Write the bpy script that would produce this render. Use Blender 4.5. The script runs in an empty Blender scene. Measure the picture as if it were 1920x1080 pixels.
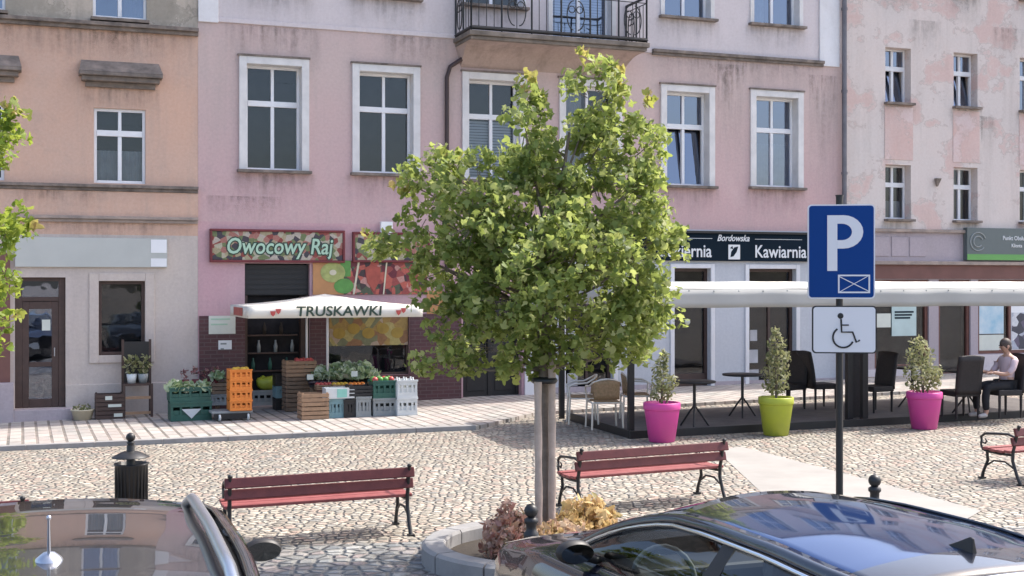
import bpy, math, random
from mathutils import Matrix, Vector
R_ = math.radians
S = bpy.context.scene
COL = S.collection
rng = random.Random(7)

# ------------------------------------------------------------------ camera, sky, sun, exposure
FPX, HZ, CH = 2400.0, 530.0, 2.5
cam = bpy.data.cameras.new('camera'); camo = bpy.data.objects.new('camera', cam); COL.objects.link(camo)
camo.location = (0, 0, CH); camo.rotation_euler = (math.pi/2, 0, 0)
cam.sensor_width = 36.0; cam.lens = FPX/1920*36.0; cam.shift_y = (HZ-540)/1920.0
cam.clip_end = 3000; cam.clip_start = 0.1
S.camera = camo
SUN_H = Vector((0.893, 0.450)).normalized(); SUN_EL = R_(52)
SUN = Vector((SUN_H.x*math.cos(SUN_EL), SUN_H.y*math.cos(SUN_EL), math.sin(SUN_EL)))
W = bpy.data.worlds.new('World'); S.world = W; W.use_nodes = True
wn = W.node_tree.nodes; bg = wn['Background']
sky = wn.new('ShaderNodeTexSky'); sky.sky_type = 'NISHITA'; sky.sun_disc = False
sky.sun_elevation = SUN_EL; sky.sun_rotation = math.atan2(SUN.x, SUN.y)
sky.air_density = 0.9; sky.dust_density = 3.5; sky.ozone_density = 0.6
W.node_tree.links.new(sky.outputs[0], bg.inputs[0]); bg.inputs[1].default_value = 0.15
sl = bpy.data.lights.new('sun', 'SUN'); slo = bpy.data.objects.new('sun', sl); COL.objects.link(slo)
sl.energy = 2.35; sl.angle = R_(0.6); sl.color = (1.0, 0.955, 0.88)
slo.rotation_euler = (-SUN).to_track_quat('-Z', 'Y').to_euler(); slo.location = (10, 5, 30)
S.view_settings.view_transform = 'Standard'; S.view_settings.look = 'None'
S.view_settings.exposure = 1.36; S.view_settings.gamma = 1.0
S.cycles.max_bounces = 6; S.cycles.transparent_max_bounces = 8

# ------------------------------------------------------------------ picking points of the place from the survey picture
KG = 0.0165
def gz(x): return KG*(x+4.69)
def G(px, py, h=0.0):
    dx = (px-960)/FPX; dz = -(py-HZ)/FPX
    t = (CH-4.69*KG-h)/(KG*dx-dz)
    return Vector((dx*t, t, gz(dx*t)+h))
FD = Vector((10.62, 4.06)).normalized(); FN = Vector((FD.y, -FD.x)); FA = math.atan2(FD.y, FD.x)
P0 = Vector((-4.69, 25.0))
def F(px, py):
    D = Vector(((px-960)/FPX, 1.0)); t = FN.dot(P0)/FN.dot(D)
    return (D*t-P0).dot(FD), CH-(py-HZ)/FPX*t
def U(px): return F(px, 0)[0]
def Zf(px, py): return F(px, py)[1]
def RC(x0, y0, x1, y1):
    c = (x0+x1)/2
    return U(x0), U(x1), Zf(c, y1), Zf(c, y0)
def floc(u, v=0.0, z=0.0):            # facade frame to world: u along, v into the building
    p = P0+FD*u-FN*v
    return Vector((p.x, p.y, z))

# ------------------------------------------------------------------ mesh builder
class MB:
    def __init__(s): s.v=[]; s.f=[]; s.sm=[]; s.mi=[]
    def add(s, vs, fs, smooth=False, mat=0, M=None):
        o = len(s.v)
        for p in vs:
            p = Vector(p)
            s.v.append(M @ p if M is not None else p)
        for f in fs: s.f.append([i+o for i in f]); s.sm.append(smooth); s.mi.append(mat)
        return s
    def box(s, x0, x1, y0, y1, z0, z1, mat=0, M=None):
        vs = [(x0,y0,z0),(x1,y0,z0),(x1,y1,z0),(x0,y1,z0),(x0,y0,z1),(x1,y0,z1),(x1,y1,z1),(x0,y1,z1)]
        return s.add(vs, [(0,3,2,1),(4,5,6,7),(0,1,5,4),(1,2,6,5),(2,3,7,6),(3,0,4,7)], False, mat, M)
    def quad(s, a, b, c, d, mat=0, M=None): return s.add([a,b,c,d], [(0,1,2,3)], False, mat, M)
    def tube(s, pts, r, n=8, mat=0, cap=True, M=None, closed=False):
        pts = [Vector(p) for p in pts]; k = len(pts)
        rs = r if isinstance(r, (list, tuple)) else [r]*k
        ref = None; vs = []
        for i, p in enumerate(pts):
            if closed: t = pts[(i+1) % k]-pts[i-1]
            else: t = pts[min(i+1, k-1)]-pts[max(i-1, 0)]
            t.normalize()
            if ref is None: ref = Vector((0,0,1)) if abs(t.z) < .9 else Vector((1,0,0))
            a = t.cross(ref)
            if a.length < 1e-6: a = t.orthogonal()
            a.normalize(); b = a.cross(t).normalized(); ref = b
            for j in range(n):
                q = 2*math.pi*j/n
                vs.append(p+(a*math.cos(q)+b*math.sin(q))*rs[i])
        fs = []
        for i in range(k if closed else k-1):
            i2 = (i+1) % k
            for j in range(n):
                j2 = (j+1) % n
                fs.append((i*n+j, i*n+j2, i2*n+j2, i2*n+j))
        s.add(vs, fs, True, mat, M)
        if cap and not closed:
            s.add(vs[:n], [tuple(range(n))], False, mat, M); s.add(vs[-n:], [tuple(reversed(range(n)))], False, mat, M)
        return s
    def lathe(s, prof, n=24, c=(0,0,0), mat=0, M=None, smooth=True):
        vs = []; k = len(prof)
        for (r, z) in prof:
            for j in range(n):
                q = 2*math.pi*j/n
                vs.append((c[0]+r*math.cos(q), c[1]+r*math.sin(q), c[2]+z))
        fs = []
        for i in range(k-1):
            for j in range(n):
                j2 = (j+1) % n
                fs.append((i*n+j, i*n+j2, (i+1)*n+j2, (i+1)*n+j))
        return s.add(vs, fs, smooth, mat, M)
    def ball(s, c, r, n=12, m=8, mat=0, M=None):
        rx, ry, rz = r if isinstance(r, tuple) else (r, r, r)
        vs = []
        for i in range(m+1):
            a = -math.pi/2+math.pi*i/m
            for j in range(n):
                q = 2*math.pi*j/n
                vs.append((c[0]+rx*math.cos(a)*math.cos(q), c[1]+ry*math.cos(a)*math.sin(q), c[2]+rz*math.sin(a)))
        fs = [(i*n+j, i*n+(j+1) % n, (i+1)*n+(j+1) % n, (i+1)*n+j) for i in range(m) for j in range(n)]
        return s.add(vs, fs, True, mat, M)
    def prism(s, poly, y0, y1, mat=0, M=None):     # poly in xz, extruded along y
        k = len(poly)
        vs = [(x, y0, z) for x, z in poly]+[(x, y1, z) for x, z in poly]
        fs = [tuple(range(k)), tuple(reversed(range(k, 2*k)))]+[(i, i+k, (i+1) % k+k, (i+1) % k) for i in range(k)]
        return s.add(vs, fs, False, mat, M)
    def grid(s, rows, mat=0, smooth=True, M=None):
        n = len(rows[0]); vs = [p for r in rows for p in r]
        fs = [(i*n+j, i*n+j+1, (i+1)*n+j+1, (i+1)*n+j) for i in range(len(rows)-1) for j in range(n-1)]
        return s.add(vs, fs, smooth, mat, M)
    def build(s, name, mats, parent=None, bevel=0.0, shift=None, solid=0.0, loc=None, rotz=None):
        me = bpy.data.meshes.new(name)
        vs = [v-shift for v in s.v] if shift is not None else s.v
        me.from_pydata(vs, [], s.f); me.update()
        me.polygons.foreach_set('use_smooth', s.sm); me.polygons.foreach_set('material_index', s.mi)
        if not isinstance(mats, (list, tuple)): mats = [mats]
        for m in mats: me.materials.append(m)
        o = bpy.data.objects.new(name, me); COL.objects.link(o)
        if parent is not None: o.parent = parent
        if loc is not None: o.location = loc
        if rotz is not None: o.rotation_euler = (0, 0, rotz)
        if solid:
            md = o.modifiers.new('solid', 'SOLIDIFY'); md.thickness = solid
        if bevel:
            md = o.modifiers.new('bevel', 'BEVEL'); md.width = bevel; md.segments = 2; md.limit_method = 'ANGLE'
        return o

def tag(o, label=None, cat=None, group=None, kind=None):
    if label: o['label'] = label
    if cat: o['category'] = cat
    if group: o['group'] = group
    if kind: o['kind'] = kind
    return o
def thing(name, label, cat, loc=(0,0,0), rotz=0.0, group=None):
    o = bpy.data.objects.new(name, None); COL.objects.link(o); o.empty_display_size = .2
    o.location = loc; o.rotation_euler = (0, 0, rotz)
    return tag(o, label, cat, group)
def kids(o): return [c for c in COL.objects if c.parent == o]
def dup(o, loc=None, rotz=None, label=None, parent=None):
    c = o.copy(); COL.objects.link(c)
    if parent is not None: c.parent = parent
    for ch in kids(o): dup(ch, parent=c)
    if loc is not None: c.location = loc
    if rotz is not None: c.rotation_euler = (0, 0, rotz)
    if label: c['label'] = label
    return c

# ------------------------------------------------------------------ materials
def nt(name):
    m = bpy.data.materials.new(name); m.use_nodes = True
    t = m.node_tree; return m, t, t.nodes['Principled BSDF']
def N(t, kind, **kw):
    n = t.nodes.new(kind)
    for k, v in kw.items(): setattr(n, k, v)
    return n
def L(t, a, b): t.links.new(a, b)
def mixc(t, fac, a, b, bt='MIX'):
    n = N(t, 'ShaderNodeMix', data_type='RGBA', blend_type=bt)
    for s_, v in ((n.inputs[0], fac), (n.inputs[6], a), (n.inputs[7], b)):
        if hasattr(v, 'is_linked') or isinstance(v, bpy.types.NodeSocket): L(t, v, s_)
        elif isinstance(v, (int, float)): s_.default_value = v
        else: s_.default_value = (*v, 1)
    return n.outputs[2]
def ramp(t, src, p0, p1):
    n = N(t, 'ShaderNodeMapRange'); n.inputs[1].default_value = p0; n.inputs[2].default_value = p1
    L(t, src, n.inputs[0]); return n.outputs[0]
def coord(t, scale=(1,1,1), rotz=0.0, kind='Object'):
    tc = N(t, 'ShaderNodeTexCoord'); mp = N(t, 'ShaderNodeMapping')
    mp.inputs['Scale'].default_value = scale; mp.inputs['Rotation'].default_value = (0, 0, rotz)
    L(t, tc.outputs[kind], mp.inputs[0]); return mp.outputs[0]
def noise(t, vec, scale, detail=4, rough=.6):
    n = N(t, 'ShaderNodeTexNoise'); n.inputs['Scale'].default_value = scale; n.inputs['Detail'].default_value = detail
    n.inputs['Roughness'].default_value = rough
    if vec is not None: L(t, vec, n.inputs['Vector'])
    return n.outputs[0]
def bump(t, b, h, strength, dist=.01):
    n = N(t, 'ShaderNodeBump'); n.inputs['Strength'].default_value = strength; n.inputs['Distance'].default_value = dist
    L(t, h, n.inputs['Height']); L(t, n.outputs[0], b.inputs['Normal'])
def plain(name, c, rough=.6, var=.18, scale=6.0, metal=0.0, bs=.15, spec=None, c2=None, coat=0.0):
    m, t, b = nt(name)
    v = coord(t); f = ramp(t, noise(t, v, scale, 5), .3, .7)
    c2 = c2 or tuple(x*(1-var) for x in c)
    L(t, mixc(t, f, c, c2), b.inputs['Base Color'])
    b.inputs['Roughness'].default_value = rough; b.inputs['Metallic'].default_value = metal
    if spec is not None: b.inputs['Specular IOR Level'].default_value = spec
    if coat: b.inputs['Coat Weight'].default_value = coat; b.inputs['Coat Roughness'].default_value = .03
    if bs: bump(t, b, noise(t, v, scale*9, 3), bs, .004)
    return m
def stucco(name, c, c2, stain, patch=None, amt=.5, pamt=0.0, patch_c=None, zlow=None):
    m, t, b = nt(name)
    v = coord(t); vs = coord(t, (2.2, 1, .22))
    col = mixc(t, ramp(t, noise(t, v, .55, 6, .65), .35, .68), c, c2)
    if zlow:
        tc = N(t, 'ShaderNodeTexCoord'); sz = N(t, 'ShaderNodeSeparateXYZ'); L(t, tc.outputs['Object'], sz.inputs[0])
        col = mixc(t, ramp(t, sz.outputs[2], 6.6, 4.3), col, zlow)
    f = N(t, 'ShaderNodeMath', operation='MULTIPLY'); f.inputs[1].default_value = amt
    L(t, ramp(t, noise(t, vs, 1.1, 7, .7), .5, .85), f.inputs[0])
    col = mixc(t, f.outputs[0], col, stain)
    if patch_c:
        vp = coord(t, (1, 1, 1.25)); 
        f2 = N(t, 'ShaderNodeMath', operation='MULTIPLY'); f2.inputs[1].default_value = pamt
        L(t, ramp(t, noise(t, vp, .9, 9, .62), .52, .58), f2.inputs[0])
        col = mixc(t, f2.outputs[0], col, patch_c)
        nz_ = noise(t, vp, .9, 9, .62); pk = N(t, 'ShaderNodeMath', operation='COMPARE'); pk.inputs[1].default_value = .535; pk.inputs[2].default_value = .008; L(t, nz_, pk.inputs[0])
        f3 = N(t, 'ShaderNodeMath', operation='MULTIPLY'); f3.inputs[1].default_value = .45; L(t, pk.outputs[0], f3.inputs[0])
        col = mixc(t, f3.outputs[0], col, stain)
    fine = noise(t, v, 18, 5, .7)
    blot = N(t, 'ShaderNodeMath', operation='MULTIPLY'); blot.inputs[1].default_value = .35; L(t, ramp(t, noise(t, v, 2.3, 8, .72), .52, .78), blot.inputs[0])
    col = mixc(t, blot.outputs[0], col, stain)
    lt = N(t, 'ShaderNodeMath', operation='MULTIPLY'); lt.inputs[1].default_value = .3; L(t, ramp(t, noise(t, coord(t, (1,1,.6)), 1.3, 6, .7), .55, .75), lt.inputs[0])
    col = mixc(t, lt.outputs[0], col, tuple(min(.85, x*1.15+.05) for x in c))
    col = mixc(t, ramp(t, fine, .25, .8), col, mixc(t, .5, col, (.9,.88,.86)), 'MIX') if False else col
    mul = mixc(t, .2, col, N_gray(t, fine), 'OVERLAY')
    L(t, mul, b.inputs['Base Color'])
    b.inputs['Roughness'].default_value = .92; b.inputs['Specular IOR Level'].default_value = .2
    h = N(t, 'ShaderNodeMath', operation='ADD'); L(t, noise(t, v, 60, 4, .7), h.inputs[0]); L(t, noise(t, v, 4, 5, .7), h.inputs[1])
    bump(t, b, h.outputs[0], .22, .012)
    return m
def N_gray(t, s):
    c = N(t, 'ShaderNodeCombineColor'); L(t, s, c.inputs[0]); L(t, s, c.inputs[1]); L(t, s, c.inputs[2]); return c.outputs[0]

def cobble_mat(name='cobbles', k=(.93,.925,.93), sc=10.2):
    m, t, b = nt(name)
    T = lambda c: tuple(x*y for x, y in zip(c, k))
    v0 = coord(t)
    wob = N(t, 'ShaderNodeMix', data_type='RGBA'); wob.inputs[0].default_value = .05
    nz = N(t, 'ShaderNodeTexNoise'); nz.inputs['Scale'].default_value = 3.0; L(t, v0, nz.inputs['Vector'])
    L(t, v0, wob.inputs[6]); L(t, nz.outputs[1], wob.inputs[7])
    def vor(feat):
        n = N(t, 'ShaderNodeTexVoronoi', feature=feat, voronoi_dimensions='2D'); n.inputs['Scale'].default_value = sc
        n.inputs['Randomness'].default_value = .82
        L(t, wob.outputs[2], n.inputs['Vector']); return n
    e = vor('DISTANCE_TO_EDGE'); c = vor('F1')
    sep = N(t, 'ShaderNodeSeparateColor'); L(t, c.outputs['Color'], sep.inputs[0])
    col = mixc(t, sep.outputs[0], T((.25,.22,.18)), T((.60,.545,.45)))
    col = mixc(t, ramp(t, sep.outputs[1], .62, .9), col, T((.45,.33,.27)))
    col = mixc(t, ramp(t, sep.outputs[2], .7, .95), col, T((.25,.245,.225)))
    col = mixc(t, ramp(t, noise(t, v0, .7, 5), .4, .75), col, mixc(t, .55, col, T((.36,.32,.25))))
    col = mixc(t, ramp(t, noise(t, v0, 2.1, 7, .7), .5, .8), col, mixc(t, .5, col, T((.20,.19,.15))))
    col = mixc(t, .45, col, N_gray(t, noise(t, v0, 30, 4)), 'OVERLAY')
    col = mixc(t, ramp(t, noise(t, v0, 4.5, 3, .6), .58, .75), col, mixc(t, .45, col, T((.72,.68,.60))))
    j = ramp(t, e.outputs['Distance'], .0, .11)
    col = mixc(t, j, T((.23,.20,.16)), col)
    L(t, col, b.inputs['Base Color']); b.inputs['Roughness'].default_value = .75
    h = N(t, 'ShaderNodeMapRange', interpolation_type='SMOOTHERSTEP'); h.inputs[1].default_value = 0; h.inputs[2].default_value = .3
    L(t, e.outputs['Distance'], h.inputs[0])
    h2 = N(t, 'ShaderNodeMath', operation='MULTIPLY_ADD'); L(t, noise(t, v0, 12, 4), h2.inputs[0]); h2.inputs[1].default_value = .35
    L(t, h.outputs[0], h2.inputs[2])
    bump(t, b, h2.outputs[0], 1.0, .045)
    return m
def slab_mat():
    m, t, b = nt('paving_slabs')
    v = coord(t, (1,1,1), math.pi/2-FA)
    br = N(t, 'ShaderNodeTexBrick'); br.offset = .5; L(t, v, br.inputs['Vector'])
    br.inputs['Scale'].default_value = 1.0; br.inputs['Brick Width'].default_value = .5; br.inputs['Row Height'].default_value = .215
    br.inputs['Mortar Size'].default_value = .026; br.inputs['Mortar Smooth'].default_value = .3
    br.inputs['Color1'].default_value = (.45,.425,.385,1); br.inputs['Color2'].default_value = (.30,.285,.27,1); br.inputs['Mortar'].default_value = (.13,.12,.105,1)
    col = mixc(t, ramp(t, noise(t, v, 1.7, 6), .4, .7), br.outputs[0], mixc(t, .6, br.outputs[0], (.46,.36,.32)))
    col = mixc(t, ramp(t, noise(t, v, 5.5, 7, .7), .52, .8), col, mixc(t, .55, col, (.16,.15,.13)))
    col = mixc(t, .3, col, N_gray(t, noise(t, v, 22, 4)), 'OVERLAY')
    L(t, col, b.inputs['Base Color']); b.inputs['Roughness'].default_value = .85
    inv = N(t, 'ShaderNodeMath', operation='SUBTRACT'); inv.inputs[0].default_value = 1; L(t, br.outputs[1], inv.inputs[1])
    bump(t, b, inv.outputs[0], .6, .015)
    return m
def tile_mat():
    m, t, b = nt('maroon_tiles')
    tc = N(t, 'ShaderNodeTexCoord'); sx = N(t, 'ShaderNodeSeparateXYZ'); cx = N(t, 'ShaderNodeCombineXYZ')
    L(t, tc.outputs['Object'], sx.inputs[0]); L(t, sx.outputs[0], cx.inputs[0]); L(t, sx.outputs[2], cx.inputs[1])
    br = N(t, 'ShaderNodeTexBrick'); L(t, cx.outputs[0], br.inputs['Vector']); br.inputs['Scale'].default_value = 1
    br.inputs['Brick Width'].default_value = .24; br.inputs['Row Height'].default_value = .075; br.inputs['Mortar Size'].default_value = .008
    br.inputs['Color1'].default_value = (.095,.032,.038,1); br.inputs['Color2'].default_value = (.07,.025,.03,1); br.inputs['Mortar'].default_value = (.11,.07,.07,1)
    L(t, br.outputs[0], b.inputs['Base Color']); b.inputs['Roughness'].default_value = .45
    return m
def glass_mat(name, tint=(.75,.8,.85), ior=1.7, rough=.015, wav=.11):
    m, t, b = nt(name); t.nodes.remove(b)
    out = t.nodes['Material Output']
    fr = N(t, 'ShaderNodeFresnel'); fr.inputs[0].default_value = ior
    tr = N(t, 'ShaderNodeBsdfTransparent'); tr.inputs[0].default_value = (*tint, 1)
    gl = N(t, 'ShaderNodeBsdfGlossy'); gl.inputs['Roughness'].default_value = rough; gl.inputs['Color'].default_value = (.72,.80,1,1) if ior > 2.5 else (.92,.95,1,1)  # strongly reflecting panes get sky blue put into their gloss colour
    bp = N(t, 'ShaderNodeBump'); bp.inputs['Strength'].default_value = wav; bp.inputs['Distance'].default_value = .02
    L(t, noise(t, coord(t), 1.6, 2), bp.inputs['Height']); L(t, bp.outputs[0], gl.inputs['Normal']); L(t, bp.outputs[0], fr.inputs['Normal'])
    mx = N(t, 'ShaderNodeMixShader'); L(t, fr.outputs[0], mx.inputs[0]); L(t, tr.outputs[0], mx.inputs[1]); L(t, gl.outputs[0], mx.inputs[2])
    L(t, mx.outputs[0], out.inputs[0]); return m
def leaf_mat(name, cols, trans=.45, tcol=None):
    m, t, b = nt(name); t.nodes.remove(b); out = t.nodes['Material Output']
    g = N(t, 'ShaderNodeNewGeometry'); cr = N(t, 'ShaderNodeValToRGB')
    el = cr.color_ramp.elements
    el[0].color = (*cols[0], 1); el[1].color = (*cols[-1], 1)
    for i, c in enumerate(cols[1:-1]):
        e = el.new((i+1)/(len(cols)-1)); e.color = (*c, 1)
    L(t, g.outputs['Random Per Island'], cr.inputs[0])
    d = N(t, 'ShaderNodeBsdfPrincipled'); d.inputs['Roughness'].default_value = .5; d.inputs['Specular IOR Level'].default_value = .35
    L(t, cr.outputs[0], d.inputs['Base Color'])
    tl = N(t, 'ShaderNodeBsdfTranslucent'); L(t, mixc(t, .6, cr.outputs[0], tcol or tuple(min(1, x*2.2) for x in cols[-1])), tl.inputs[0])
    mx = N(t, 'ShaderNodeMixShader'); mx.inputs[0].default_value = trans
    L(t, d.outputs[0], mx.inputs[1]); L(t, tl.outputs[0], mx.inputs[2]); L(t, mx.outputs[0], out.inputs[0]); return m
def print_mat(name, cols, scale):            # a printed picture: patches of colour
    m, t, b = nt(name)
    v = coord(t); n = N(t, 'ShaderNodeTexVoronoi'); n.inputs['Scale'].default_value = scale; L(t, v, n.inputs['Vector'])
    sep = N(t, 'ShaderNodeSeparateColor'); L(t, n.outputs['Color'], sep.inputs[0])
    cr = N(t, 'ShaderNodeValToRGB'); cr.color_ramp.interpolation = 'CONSTANT'; el = cr.color_ramp.elements
    el[0].color = (*cols[0], 1); el[1].position = 1-1/len(cols); el[1].color = (*cols[-1], 1)
    for i, c in enumerate(cols[1:-1]): e = el.new((i+1)/len(cols)); e.color = (*c, 1)
    L(t, sep.outputs[0], cr.inputs[0])
    L(t, mixc(t, .4, cr.outputs[0], N_gray(t, noise(t, v, scale*3, 3)), 'OVERLAY'), b.inputs['Base Color']); b.inputs['Roughness'].default_value = .5
    return m
def car_mat(name, c, ior=1.9, rough=.02, metal=.2, br=.25):
    m, t, b = nt(name)
    b.inputs['Base Color'].default_value = (*c, 1); b.inputs['Roughness'].default_value = br; b.inputs['Metallic'].default_value = metal
    b.inputs['Coat Weight'].default_value = 1; b.inputs['Coat IOR'].default_value = ior; b.inputs['Coat Roughness'].default_value = rough
    bp = N(t, 'ShaderNodeBump'); bp.inputs['Strength'].default_value = .03; bp.inputs['Distance'].default_value = .02
    L(t, noise(t, coord(t), 2.2, 2), bp.inputs['Height']); L(t, bp.outputs[0], b.inputs['Coat Normal'])
    return m

M = {}
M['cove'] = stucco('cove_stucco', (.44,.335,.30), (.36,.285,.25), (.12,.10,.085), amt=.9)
M['mirror'] = plain('mirror_glass', (.07,.075,.08), .05, .05, 3, metal=1.0, bs=0)
M['cobble'] = cobble_mat(); M['setts'] = cobble_mat('shaded_setts', (.58,.64,.74), 7.5); M['slab'] = slab_mat(); M['tile'] = tile_mat()
M['asphalt'] = plain('asphalt', (.115,.125,.14), .85, .35, 3.0, bs=.5)
M['path'] = plain('path_concrete', (.33,.31,.285), .9, .2, 1.5, bs=.3)
M['kerb'] = plain('kerb_stone', (.30,.29,.285), .85, .25, 5, bs=.4)
M['orange'] = stucco('salmon_stucco', (.62,.40,.30), (.58,.405,.325), (.33,.28,.25), amt=.45)
M['orange_up'] = stucco('grey_upper_stucco', (.50,.43,.36), (.42,.37,.31), (.2,.19,.16), amt=.8, patch_c=(.25,.23,.19), pamt=.6)
M['beige'] = stucco('beige_stucco', (.57,.49,.43), (.53,.46,.43), (.33,.28,.26), amt=.4)
M['pink'] = stucco('pink_stucco', (.56,.425,.40), (.52,.42,.395), (.38,.33,.31), amt=.5, zlow=(.55,.375,.375))
M['pink_low'] = stucco('pink_shop_stucco', (.56,.34,.365), (.53,.355,.365), (.38,.28,.29), amt=.35)
M['lilac'] = stucco('lilac_upper_stucco', (.62,.555,.56), (.58,.525,.53), (.42,.39,.39), amt=.3)
M['white_pl'] = stucco('white_plaster', (.74,.73,.75), (.68,.66,.66), (.5,.47,.44), amt=.35)
M['cafe'] = stucco('cafe_pale_blue_plaster', (.52,.53,.56), (.49,.50,.53), (.40,.41,.44), amt=.3)
M['peel'] = stucco('peeling_stucco', (.66,.57,.53), (.62,.56,.53), (.42,.37,.34), amt=.55, patch_c=(.60,.385,.345), pamt=.55)
M['peel_panel'] = stucco('peeling_pink_panel', (.62,.42,.375), (.62,.50,.47), (.45,.37,.34), amt=.4, patch_c=(.66,.56,.55), pamt=.6)
M['mauve'] = stucco('mauve_plaster', (.42,.36,.39), (.40,.345,.36), (.3,.27,.27), amt=.4)
M['ledge'] = plain('dirty_ledge', (.10,.085,.075), .9, .5, 5, c2=(.27,.22,.19))
M['ledge2'] = plain('stone_ledge', (.42,.33,.28), .9, .4, 4, c2=(.24,.2,.18))
M['slabcon'] = plain('balcony_stone', (.10,.085,.07), .9, .5, 3, c2=(.25,.21,.18))
M['hood'] = plain('hood_stone', (.11,.095,.085), .9, .5, 4, c2=(.27,.22,.19))
M['frame'] = plain('white_window_frame', (.78,.78,.80), .45, .08, 4, bs=0)
M['frame_old'] = plain('off_white_surround', (.72,.70,.69), .8, .2, 3, bs=.2)
M['brown'] = plain('brown_wood_frame', (.075,.042,.034), .5, .3, 8)
M['redwood'] = plain('red_brown_timber', (.16,.06,.045), .5, .3, 8)
M['band'] = plain('red_brown_band', (.19,.085,.07), .7, .25, 2)
M['glass'] = glass_mat('window_glass'); M['glass_blue'] = glass_mat('sky_tinted_glass', (.6,.7,.85), 3.0)
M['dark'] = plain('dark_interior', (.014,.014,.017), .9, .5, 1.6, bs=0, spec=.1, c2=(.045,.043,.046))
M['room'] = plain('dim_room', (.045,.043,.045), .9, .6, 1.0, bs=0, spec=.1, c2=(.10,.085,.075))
M['curtain'] = plain('net_curtain', (.50,.50,.52), .9, .3, 3, bs=0)
M['blind'] = plain('white_blind', (.55,.58,.62), .7, .1, 3, bs=0)
M['iron'] = plain('black_iron', (.018,.018,.02), .45, .3, 8, bs=.1)
M['iron_grey'] = plain('grey_zinc_pipe', (.19,.18,.20), .5, .3, 4, metal=.3)
M['pipe_brown'] = plain('brown_drainpipe', (.055,.03,.028), .5, .3, 4)
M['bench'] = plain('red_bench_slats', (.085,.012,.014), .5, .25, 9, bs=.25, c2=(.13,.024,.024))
M['bench_seat'] = plain('sunlit_red_seat_slats', (.21,.04,.04), .55, .25, 9, bs=.25, c2=(.29,.085,.08))  # same red as the backs; sun put into this one, shade into theirs
M['wood'] = plain('crate_wood', (.40,.25,.15), .85, .35, 9, bs=.4, c2=(.26,.16,.10))
M['wood_dk'] = plain('old_crate_wood', (.22,.15,.10), .85, .35, 9, bs=.4)
M['stake'] = plain('stake_wood', (.56,.44,.37), .85, .35, 7, bs=.5, c2=(.38,.295,.24))
M['bark'] = plain('bark', (.26,.21,.17), .9, .4, 14, bs=.8)
M['roof'] = plain('roof_tiles', (.22,.075,.045), .85, .4, 7, bs=.6)
M['fabric'] = plain('cream_canopy', (.74,.70,.62), .9, .06, 2, bs=.1)
M['fabric_sh'] = plain('shaded_valance', (.43,.42,.395), .9, .12, 1.5, bs=.15)  # canopy cloth again, with the shade on its front put into the grey
M['terrace'] = plain('dark_decking', (.085,.074,.074), .8, .4, 5, bs=.3, c2=(.14,.125,.12))
M['wicker_dk'] = plain('dark_wicker', (.022,.017,.019), .6, .5, 30, bs=.8)
M['wicker'] = plain('tan_wicker', (.34,.21,.12), .7, .4, 30, bs=.8, c2=(.22,.15,.07))
M['alu'] = plain('cream_aluminium', (.62,.58,.52), .35, .1, 5, metal=.35, bs=0)
M['pink_pot'] = plain('magenta_plastic', (.60,.05,.28), .45, .3, 2.2, bs=.1, c2=(.50,.07,.25))
M['lime_pot'] = plain('lime_plastic', (.40,.45,.03), .45, .3, 2.2, bs=.1, c2=(.33,.36,.05))
M['soil'] = plain('soil', (.05,.038,.028), .95, .4, 20, bs=.8)
M['sign_blue'] = plain('sign_blue', (.003,.045,.215), .5, .05, 2, bs=0, spec=.15)
M['sign_white'] = plain('sign_white', (.72,.72,.76), .4, .04, 2, bs=0)
M['sign_black'] = plain('sign_black', (.012,.012,.014), .5, .1, 2, bs=0)
M['teal'] = plain('dark_teal_board', (.008,.018,.030), .8, .2, 2, bs=0, spec=.1)
M['letter'] = plain('white_letters', (.75,.76,.77), .5, .05, 4, bs=0)
M['green_sign'] = plain('grey_green_board', (.12,.145,.145), .5, .15, 1.5, bs=0)
M['green_strip'] = plain('bright_green_strip', (.13,.36,.09), .5, .15, 2, bs=0)
M['pale_panel'] = plain('pale_blank_panel', (.50,.51,.48), .6, .12, 1.2, bs=0)
M['white'] = plain('white_paint', (.80,.80,.81), .5, .06, 4, bs=0)
M['fruit_board'] = print_mat('fruit_print', [(.34,.28,.17),(.24,.05,.04),(.40,.36,.26),(.05,.04,.05),(.34,.14,.11),(.14,.17,.07),(.42,.36,.30)], 10)
M['sign_red'] = plain('dark_red_frame', (.17,.025,.03), .5, .2, 4, bs=0)
M['mint'] = plain('mint_letters', (.42,.60,.45), .5, .1, 5, bs=0)
M['darkletter'] = plain('dark_green_outline', (.03,.06,.04), .5, .1, 5, bs=0)
M['berry_print'] = print_mat('cherry_print', [(.14,.02,.03),(.45,.10,.07),(.05,.03,.03),(.30,.06,.05),(.50,.24,.2),(.08,.09,.05)], 9)
M['citrus_print'] = print_mat('yellow_fruit_print', [(.30,.19,.05),(.36,.29,.10),(.24,.12,.05),(.16,.16,.08),(.36,.27,.19)], 6)
M['print_lemon'] = plain('print_lemon', (.38,.25,.04), .5, .3, 6, bs=0)
M['print_orange'] = plain('print_orange', (.55,.26,.10), .5, .2, 3, bs=0)
M['print_green'] = plain('print_green', (.13,.34,.07), .5, .35, 5, bs=0)
M['print_kiwi'] = plain('print_kiwi', (.42,.44,.14), .5, .35, 9, bs=0)
M['print_red'] = plain('print_red', (.45,.09,.06), .5, .3, 9, bs=0)
M['print_cream'] = plain('print_cream', (.65,.58,.42), .5, .1, 9, bs=0)
M['poster_blue'] = plain('poster_blue', (.30,.50,.62), .5, .3, 3, bs=0, c2=(.60,.68,.72))
M['poster_mint'] = plain('poster_mint', (.50,.62,.60), .5, .15, 3, bs=0)
M['poster_dark'] = print_mat('poster_photo', [(.05,.05,.07),(.4,.42,.48),(.12,.1,.15),(.6,.6,.62)], 5)
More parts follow.
